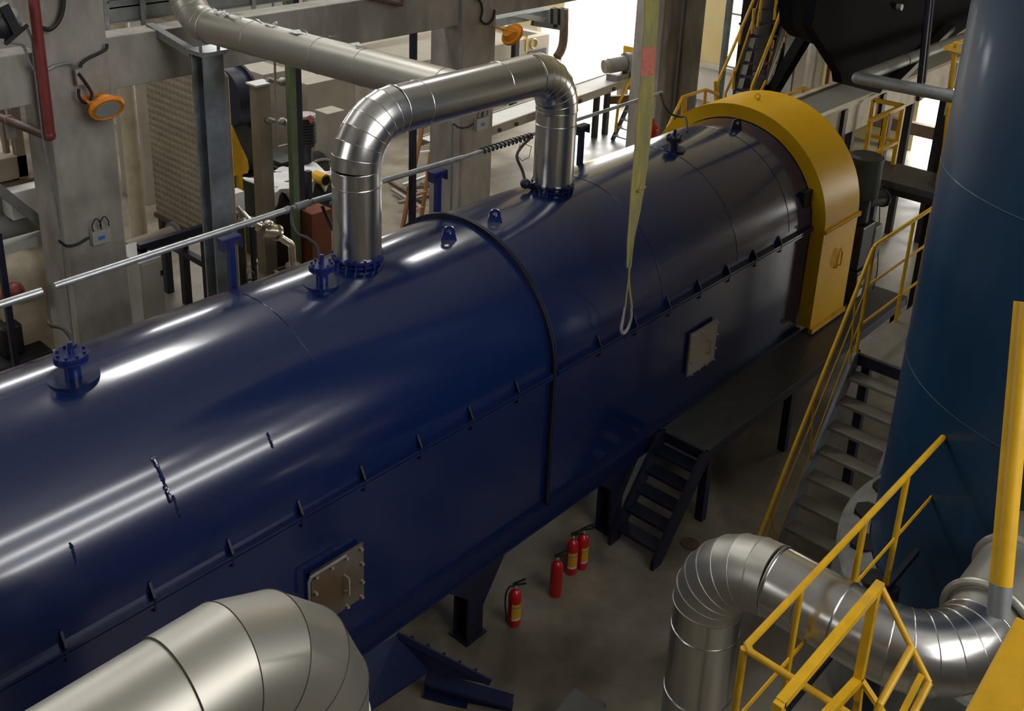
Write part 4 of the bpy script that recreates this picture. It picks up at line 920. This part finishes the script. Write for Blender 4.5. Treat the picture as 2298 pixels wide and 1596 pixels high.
# bins and plates behind the middle column
a, b = PY(1104, 104, 18.0), PY(1233, 76, 18.0)
t = T('concrete_bin', 'wide pale concrete bin with faded yellow marks behind the second orange lamp', 'bin', (a.x+1, 18, 0))
MB().box((a.x-3, 18, 0), (b.x, 18.25, a.z)).box((a.x-3, 18.25, 0), (a.x-2.8, 20.2, a.z)).box((b.x-.2, 18.25, 0), (b.x, 20.2, a.z)).box((a.x-3, 20.2, 0), (b.x, 20.4, a.z)).box((a.x-2.8, 18.25, a.z-.25), (b.x-.2, 20.2, a.z-.15)).obj('bin_walls', 'beige', t, smooth=False)
for u, w_ in ((1182, 0), (1198, 1)):
    q = PY(u, 98, 17.99)
    if w_ == 0: MB().bar(q+V(0, 0, .22), q-V(0, 0, .22), .05, .01, (0, 1, 0)).bar(q+V(-.12, 0, .12), q+V(0, 0, .22), .05, .01, (0, 1, 0)).obj('painted_mark', 'rail', t, smooth=False)
    else: MB().torus(q, (0, 1, 0), .13, .022, 24, 4).obj('painted_mark', 'rail', t)
q = PY(1210, 115, 17.98); MB().box((q.x-.45, 17.97, q.z-.2), (q.x+.3, 18.0, q.z+.05)).obj('dark_slot', 'black', t)
a, b = PY(1110, 62, 16.5), PY(1232, 38, 16.5)
t = T('feed_hopper', 'blue grey sheet metal hopper edge just under the beam end by the bright doorway', 'hopper', (b.x, 16.5, 0))
MB().prism([PY(1108, 62, 16.5), PY(1200, 44, 16.5), PY(1240, 55, 16.5), PY(1242, 20, 16.5), PY(1108, 44, 16.5)], (0, 1.2, 0)).obj('sheet_side', 'blue_grey', t, smooth=False)
MB().prism([PY(1148, 36, 16.4), PY(1175, 30, 16.4), PY(1228, 40, 16.4), PY(1215, 52, 16.4), PY(1178, 42, 16.4)], (0, .05, 0)).obj('pale_flap', 'cabinet', t, smooth=False)
for u in (1243, 1259): q = PY(u, 18, 16.3); q2 = PY(u, 63, 16.3); MB().bar(q, q2, .16, .1).obj('frame_post', 'black', t, smooth=False)
MB().bar(PY(1195, 52, 16.3), PY(1262, 63, 16.3), .1, .12).obj('frame_beam', 'black', t, smooth=False)
for x in (b.x-.2,): MB().box((x, 17.4, 0), (x+.15, 17.55, PY(1235, 50, 17.4).z)).obj('leg', 'black', t, smooth=False)
q = PY(1244, 70, 19.0); tag(MB().box((q.x-.6, 19.0, 0), (q.x+.3, 19.15, q.z+.2)).obj('door_leaf', 'cream', smooth=False), 'cream door panel beside the bright doorway', 'door panel')
cable([PY(*p, 17.0) for p in ((1266, 20), (1266, 60), (1264, 95), (1258, 115), (1250, 128))], .12, 'thick brown hose hanging at the left edge of the bright doorway', 'brown', 12, 'hanging_hose', 'hose')

# ================================================================== FAR LEFT CLUTTER
fbox('stone_block', -60, 372, 66, 395, 13.6, 1.4, 'tan', 'rough brownish slab stack at the far left edge', 'slab', z0=None)
a, b = PY(-60, 395, 13.6), PY(112, 350, 13.6)
t = T('steel_rack', 'brown steel rack frame with timber slabs behind the red pipe at far left', 'rack', (a.x, 13.6, 0))
zr = PY(66, 395, 13.6).z
MB().box((a.x-1, 13.55, zr-.12), (PY(112, 395, 13.6).x, 15.0, zr-.02)).obj('shelf', 'brown', t, smooth=False)
MB().box((a.x-1, 13.6, zr-.55), (PY(112, 395, 13.6).x-.1, 14.8, zr-.12)).obj('shelf_box', 'tan', t, smooth=False)
for u in (45, -40): q = PY(u, 300, 13.55); MB().box((q.x-.06, 13.6, 0), (q.x+.06, 13.72, 4.4)).box((q.x-.12, 13.8, 0), (q.x-.06, 13.9, 4.4)).obj('upright', 'tan', t, smooth=False)
fbox('paper_board', 22, 435, 130, 470, 13.3, .8, 'white', 'white board with dark scribbles seen left of the left column', 'board', z0=None)
q = PY(50, 430, 13.28)
tag(MB().bar(PY(-40, 395, 13.0), PY(105, 510, 13.0), .17, .12).obj('diagonal_brace', 'grey_eq', smooth=False), 'thick grey diagonal brace left of the left column', 'brace')
a, b = PY(-60, 530, 13.6), PY(110, 478, 13.6)
tag(MB().tube([a, b], .2, 24).obj('grey_pipe', 'grey_eq'), 'fat grey horizontal pipe left of the left column', 'pipe')
tag(MB().bar(PY(-60, 575, 13.0), PY(95, 532, 13.0), .2, .13).obj('pale_beam', 'cabinet', smooth=False), 'pale steel beam under the fat grey pipe left of the left column', 'beam')
q = PY(62, 610, 13.4); tag(MB().ball(q, .45, 20, (1.1, .8, .95)).box(q+V(-.4, .0, -1.3), q+V(.4, .3, -.2)).obj('cream_vessel', 'cream'), 'rounded cream brown vessel below the pale beam at the left', 'vessel')
q = PY(6, 520, 11.5); q2 = PY(32, 790, 11.5); tag(MB().bar(V(q2.x, 11.5, 0), V(q2.x, 11.5, q.z), .07, .07).obj('navy_post', 'navy_d', smooth=False), 'thin navy post at the far left behind the conduit', 'post')
t = T('red_valves', 'two dark red valve bodies at the far left edge behind the conduit', 'valve', PY(15, 690, 12.6))
for u, v in ((8, 668), (32, 655)): MB().ball(PY(u, v, 12.6), .13, 16).obj('valve_body', 'red_pipe', t)
a = PY(-60, 720, 13.0); b = PY(110, 700, 13.0)
tag(MB().box((a.x, 13.0, 0), (b.x, 14.2, .55)).box((a.x+.4, 13.2, .55), (b.x-.3, 13.9, 1.0)).obj('dark_machine', 'black', smooth=False, bevel=.03), 'low black machine mass at the far left above the first probe nozzle', 'machine')

# ================================================================== RIGHT REAR: FEED CONVEYOR, HOPPER, LADDER STAIR
t = T('feed_conveyor', 'worn grey feed conveyor entering above the yellow guard', 'conveyor', (17, 6.8, 3))
zq = 3.66
MB().box((13.9, 6.45, zq-.03), (20.5, 7.15, zq)).obj('belt', 'belt', t, smooth=False)
for y in (6.40, 7.15): MB().box((13.9, y, zq-.45), (20.5, y+.05, zq+.02)).box((13.9, y-.03, zq), (20.5, y+.06, zq+.04)).obj('side_frame', 'cream', t, smooth=False)
for x in (14.9, 16.3, 17.9, 19.4): MB().box((x, 6.34, zq-.42), (x+.12, 6.4, zq+.0)).obj('stiffener', 'black', t, smooth=False)
for x in (14.8, 17.0, 19.6):
    for y in (6.45, 7.05): MB().box((x, y, 0), (x+.12, y+.12, zq-.45)).obj('leg', 'black', t, smooth=False)
t = T('feed_hopper', 'huge black tapering hopper above the feed conveyor at the top right', 'hopper', (17, 7, 3.7))
hp_ = [(1850, -90), (1822, 60), (1845, 98), (1887, 165), (1890, 187), (1975, 210), (2003, 170), (2100, 110), (2230, 20), (2260, -90)]
MB().prism([PY(u, v, 6.3) for u, v in hp_], (0, .15, 0)).obj('hopper_body', 'hopper', t, smooth=False)
MB().bar(PY(1825, 50, 8.3), PY(1722, 225, 9.5), .14, .28).obj('inclined_chute', 'hopper', t, smooth=False)
MB().prism([PY(u, v, 8.2) for u, v in ((1775, -90), (1779, 60), (1800, 84), (1852, 104), (1900, 60), (1910, -90))], (0, .25, 0)).obj('side_plate', 'hopper', t, smooth=False)
MB().cyl(PY(2013, 15, 6.28), PY(2013, 15, 6.28)-V(0, .08, 0), .05, 16).obj('pipe_stub', 'hook', t)
MB().bar(PY(2130, 60, 6.25), PY(2000, 190, 6.25), .2, .1).obj('edge_flange', 'black', t, smooth=False)
t = T('grey_elbow_pipe', 'grey pipe making a sharp bend in front of the black hopper', 'pipe', (14, 5.2, 4.4))
e_ = PX(1926, 175, 14.0); f_ = PX(2150, 218, 14.0); h_ = PY(2200, 72, e_.y)
MB().tube([f_+V(0, -.6, 0), e_+V(0, -.06, 0), e_+V(.06, 0, 0), V(h_.x+3, e_.y, e_.z)], .088, 24).ball(e_, .09, 16).obj('pipe_run', 'galv_d', t)
MB().torus(V(15.6, e_.y, e_.z), (1, 0, 0), .088, .008, 24, 6).torus(V(16.3, e_.y, e_.z), (1, 0, 0), .088, .008, 24, 6).obj('weld_ring', 'galv_d', t)
a, b = PY(2088, -40, 5.5), PY(2064, 190, 5.5)
tag(MB().tube([a, b, PY(2090, 205, 5.6)], .045, 10).tube([a+V(.12, 0, 0), b+V(.12, 0, .02)], .04, 10).obj('black_drop_pipe', 'navy_d'), 'thin dark vertical pipe pair hanging in front of the black hopper', 'pipe')
# dark legs and pale columns behind the guard
def fcol(u0, u1, v, y, dep, m, label, z1=7):
    a, b = PY(u0, v, y), PY(u1, v, y); return tag(MB().box((a.x, y, 0), (b.x, y+dep, z1)).obj('rear_column', m, smooth=False), label, 'column')
fcol(1752, 1776, 180, 10.2, .25, 'black', 'black steel column right of the yellow ladder stair')
fcol(1783, 1806, 160, 10.4, .3, 'tan', 'brown grey column between the black column and the pale one')
fcol(1815, 1850, 150, 11.2, .5, 'conc_w', 'pale concrete column seen under the black hopper edge')
q = PY(1858, 170, 10.9); tag(MB().tube([V(q.x, 10.9, 0), V(q.x, 10.9, 6)], .05, 12).obj('red_riser', 'red_pipe'), 'thin dark red riser pipe beside the pale column', 'pipe')
q = PY(1622, 150, 11.0); tag(MB().tube([V(q.x, 11.0, 0), V(q.x, 11.0, 9)], .075, 16).obj('blue_grey_pole', 'blue_grey'), 'round blue grey pole left of the far window', 'pole')
# enclosed elevator leg
a, b = PY(1690, 100, 9.9), PY(1770, 100, 9.9)
a, b = PY(1690, 100, 10.5), PY(1770, 100, 10.5)
t = T('bucket_elevator', 'dark brown black enclosed shaft standing behind the yellow ladder stair', 'elevator', (a.x+.5, 10.9, 0))
MB().box((a.x+.1, 10.5, 0), (b.x-.1, 10.9, 9)).obj('shaft', 'black', t, smooth=False)
for z in (2.6, 3.6, 4.6): MB().box((a.x+.07, 10.47, z), (b.x-.07, 10.93, z+.05)).obj('flange', 'navy_d', t, smooth=False)
t = T('ladder_stair', 'steep stair with double yellow handrails rising behind the yellow guard', 'stairs', PZ(1640, 330, 0))
b0, b1 = PY(1640, 262, 10.3), PY(1722, -40, 10.3)
c0, c1 = PY(1700, 262, 9.5), PY(1790, -40, 9.5)
base0 = b0+(b0-b1)*.6; 
for p0_, p1_ in ((b0+(b0-b1)*.55, b1), (c0+(c0-c1)*.55, c1)):
    MB().bar(p0_, p1_, .05, .22).obj('stringer', 'black', t, smooth=False)
for k in range(11):
    f = k/10; p = b0.lerp(b1, f); q2 = c0.lerp(c1, f); MB().bar(p, q2, .22, .04).obj('tread', 'navy_d', t, smooth=False)
def rl(P, y, r=.035): MB().tube([PY(u, v, y) for u, v in P], r, 10).obj('handrail', 'rail', t)
rl([(1604, 250), (1612, 182), (1640, 120), (1700, -20)], 10.5)
rl([(1622, 255), (1628, 210), (1655, 150), (1712, -20)], 10.4, .028)
rl([(1683, 228), (1688, 195), (1735, 75), (1768, -20)], 9.6)
rl([(1697, 228), (1725, 170), (1760, 75), (1775, 20)], 9.5, .032)
for P in (((1605, 182), (1606, 250)), ((1648, 158), (1645, 200)), ((1665, 60), (1658, 100)), ((1692, 20), (1688, 75)), ((1712, -20), (1700, 60)), ((1735, 90), (1722, 175)), ((1770, 20), (1758, 95)), ((1745, -20), (1737, 45)), ((1792, -20), (1782, 72)), ((1722, 180), (1715, 225))):
    MB().tube([PY(*P[0], 9.8), PY(*P[1], 9.8)], .03, 8).obj('rail_post', 'rail', t)
def frail(name, segs, y, label, w=.05, m='rail'):
    t = T(name, label, 'railing', PY(*segs[0][1][0], y))
    for nm, P in segs: MB().tube([PY(u, v, y) if len(q_) == 2 else PY(u, v, q_[2]) for q_ in P for (u, v) in [q_[:2]]], w/2, 8).obj(nm, m, t)
    return t
frail('platform_guardrail', [('top_rail', ((1490, 305), (1532, 218), (1584, 201), (1612, 212))), ('post', ((1584, 201), (1578, 268))), ('post', ((1534, 218), (1530, 285))), ('post', ((1538, 220), (1534, 285))), ('kick_rail', ((1545, 278), (1610, 250))), ('post', ((1610, 210), (1606, 252)))], 9.2, 'yellow guardrail with sloping end left of the yellow arched guard', .06)
frail('platform_guardrail', [('top_rail', ((1735, 226), (1804, 198))), ('top_rail', ((1804, 198), (1868, 213))), ('post', ((1804, 198), (1799, 250))), ('post', ((1765, 214), (1762, 240)))], 8.6, 'yellow guardrail peeking above the right shoulder of the arched guard', .07)
# yellow cage rail on a dark rear platform
t = T('cage_railing', 'square yellow railing on the dark rear platform right of the arched guard', 'railing', (17, 6, 1.4))
d_ = 16.0
B = CAM+ray(2027, 238)*d_*1.0; zc_ = B.z; A_ = PX(1962, 222, B.x); A_.z = B.z; Cc = PY(1953, 275, B.y); Cc.z = B.z
zb_ = B.z-.95
for P in ((A_, B), (B, Cc)): MB().bar(P[0], P[1], .06, .06).obj('top_rail', 'rail', t, smooth=False); MB().bar(P[0]-V(0, 0, .58), P[1]-V(0, 0, .58), .05, .05).obj('mid_rail', 'rail', t, smooth=False)
for p, z_ in ((A_, zb_), (B, zb_), (Cc, zb_-.3), (B.lerp(Cc, .5), zb_)): MB().bar(p, V(p.x, p.y, z_), .06, .06).obj('post', 'rail', t, smooth=False)
t = T('rear_platform', 'dark rear platform carrying the square yellow railing', 'platform', (B.x, B.y, 0))
MB().box((Cc.x+.35, B.y-2.6, zb_-.1), (B.x+.1, A_.y+.6, zb_)).obj('deck_plate', 'walk', t, smooth=False)
MB().box((Cc.x+.35, B.y-2.6, zb_-.2), (Cc.x+.43, A_.y+.6, zb_-.1)).obj('edge_channel', 'black', t, smooth=False)
for x in (Cc.x+.4, B.x-.1):
    for y in (B.y-2.4, A_.y+.4): MB().box((x, y, 0), (x+.12, y+.12, zb_-.1)).obj('leg', 'black', t, smooth=False)
# dark portal frame at the right door
t = T('black_portal_frame', 'black steel frame standing in front of the small bright door at right', 'frame', (20, 6.5, 0))
q = PZ(2035, 660, 0); 
MB().box((16.0, PX(2105, 600, 16.0).y, 0), (16.25, PX(2052, 600, 16.0).y, 3.6)).obj('post', 'black', t, smooth=False)
MB().box((XW-.5, 7.55, 0), (XW-.25, 7.85, 5)).box((XW-.5, 7.55, .55), (XW-.3, 10.6, .85)).obj('door_beam', 'brown', t, smooth=False)
t = T('tank_side_ladder', 'yellow posts and rails partly hidden behind the blue tank', 'railing', (15, 4.5, 1))
for P in (((2145, 95), (2120, 330)),): MB().tube([PY(*P[0], 4.9), PY(*P[1], 4.9), V(PY(*P[1], 4.9).x, 4.9, 0)], .035, 10).obj('post', 'rail', t)
MB().tube([PY(2122, 108, 4.9), PY(2165, 120, 4.8)], .035, 10).tube([PY(2122, 108, 4.9), PY(2170, 88, 5.0)], .03, 10).obj('top_rail', 'rail', t)

# gear motor behind the guard
t = T('gear_motor', 'black upright gear motor standing on the dark walkway beside the yellow guard', 'motor', (14.2, 5.7, ZW))
x_, y_ = 14.12, 5.6
MB().cyl((x_, y_, 2.7), (x_, y_, 3.3), .25, 32).cyl((x_, y_, 3.3), (x_, y_, 3.33), .23, 32, .2).obj('motor_body', 'dark_eq', t)
MB().cyl((x_, y_, 2.3), (x_, y_, 2.75), .17, 24).box((x_-.22, y_-.22, 1.62), (x_+.22, y_+.22, 2.3)).obj('gearbox', 'black', t, smooth=False, bevel=.02)
MB().cyl((x_+.1, y_-.05, 2.62), (x_+.55, y_-.12, 2.55), .12, 20).cyl((x_+.53, y_-.12, 2.55), (x_+.57, y_-.13, 2.55), .14, 20).obj('side_motor', 'dark_eq', t)
MB().box((x_+.2, y_-.24, 1.65), (x_+.45, y_+.1, 2.2)).obj('terminal_cover', 'grey_eq', t, smooth=False, bevel=.02)
MB().box((x_-.28, y_-.26, ZW), (x_+.28, y_+.26, 1.62)).obj('pedestal', 'black', t, smooth=False, bevel=.01)
for k, z in enumerate((1.50, 1.37, 1.20)): MB().box((x_-.26, y_-.268, z), (x_-.02, y_-.262, z+(.07 if k < 2 else .11))).obj('label_sticker', 'lab_w', t)
MB().torus((x_+.22, y_-.1, 2.78), (.3, 1, 0), .045, .012, 20, 6).obj('lifting_eye', 'black', t)
cable([(x_+.55, y_-.1, 2.6), (x_+.9, y_+.1, 2.75), (x_+1.0, y_+.2, 3.0)], .02, 'black cable leaving the side motor upward to the right', n=8)
cable([(x_+.5, y_-.12, 2.45), (x_+.48, y_-.2, 1.9), (x_+.5, y_-.25, 1.4), (x_+.45, y_-.25, ZW+.01)], .008, 'thin wire hanging from the side motor to the walkway')
# floor bits near the stairs
tag(MB().cyl(PZ(1548, 1222, 0), PZ(1548, 1222, 0)+V(0, 0, .02), .1, 28).obj('drain_cover', 'brown'), 'small dark round drain cover on the floor above the silver elbow', 'drain')
q = PZ(1290, 1568, 0)
tag(MB().prism([PZ(1290, 1552, .3), PZ(1365, 1600, .3), PZ(1330, 1660, .3), PZ(1240, 1610, .3)], (0, 0, .04)).obj('grey_plate', 'grey_eq', smooth=False), 'grey flat plate corner at the bottom centre edge', 'plate')
tag(MB().box(PZ(1290, 1600, 0)+V(-.05, -.3, 0), PZ(1290, 1600, 0)+V(.05, -.2, .3)).obj('plate_stand', 'grey_eq'), 'short stand under the grey plate at the bottom edge', 'stand')
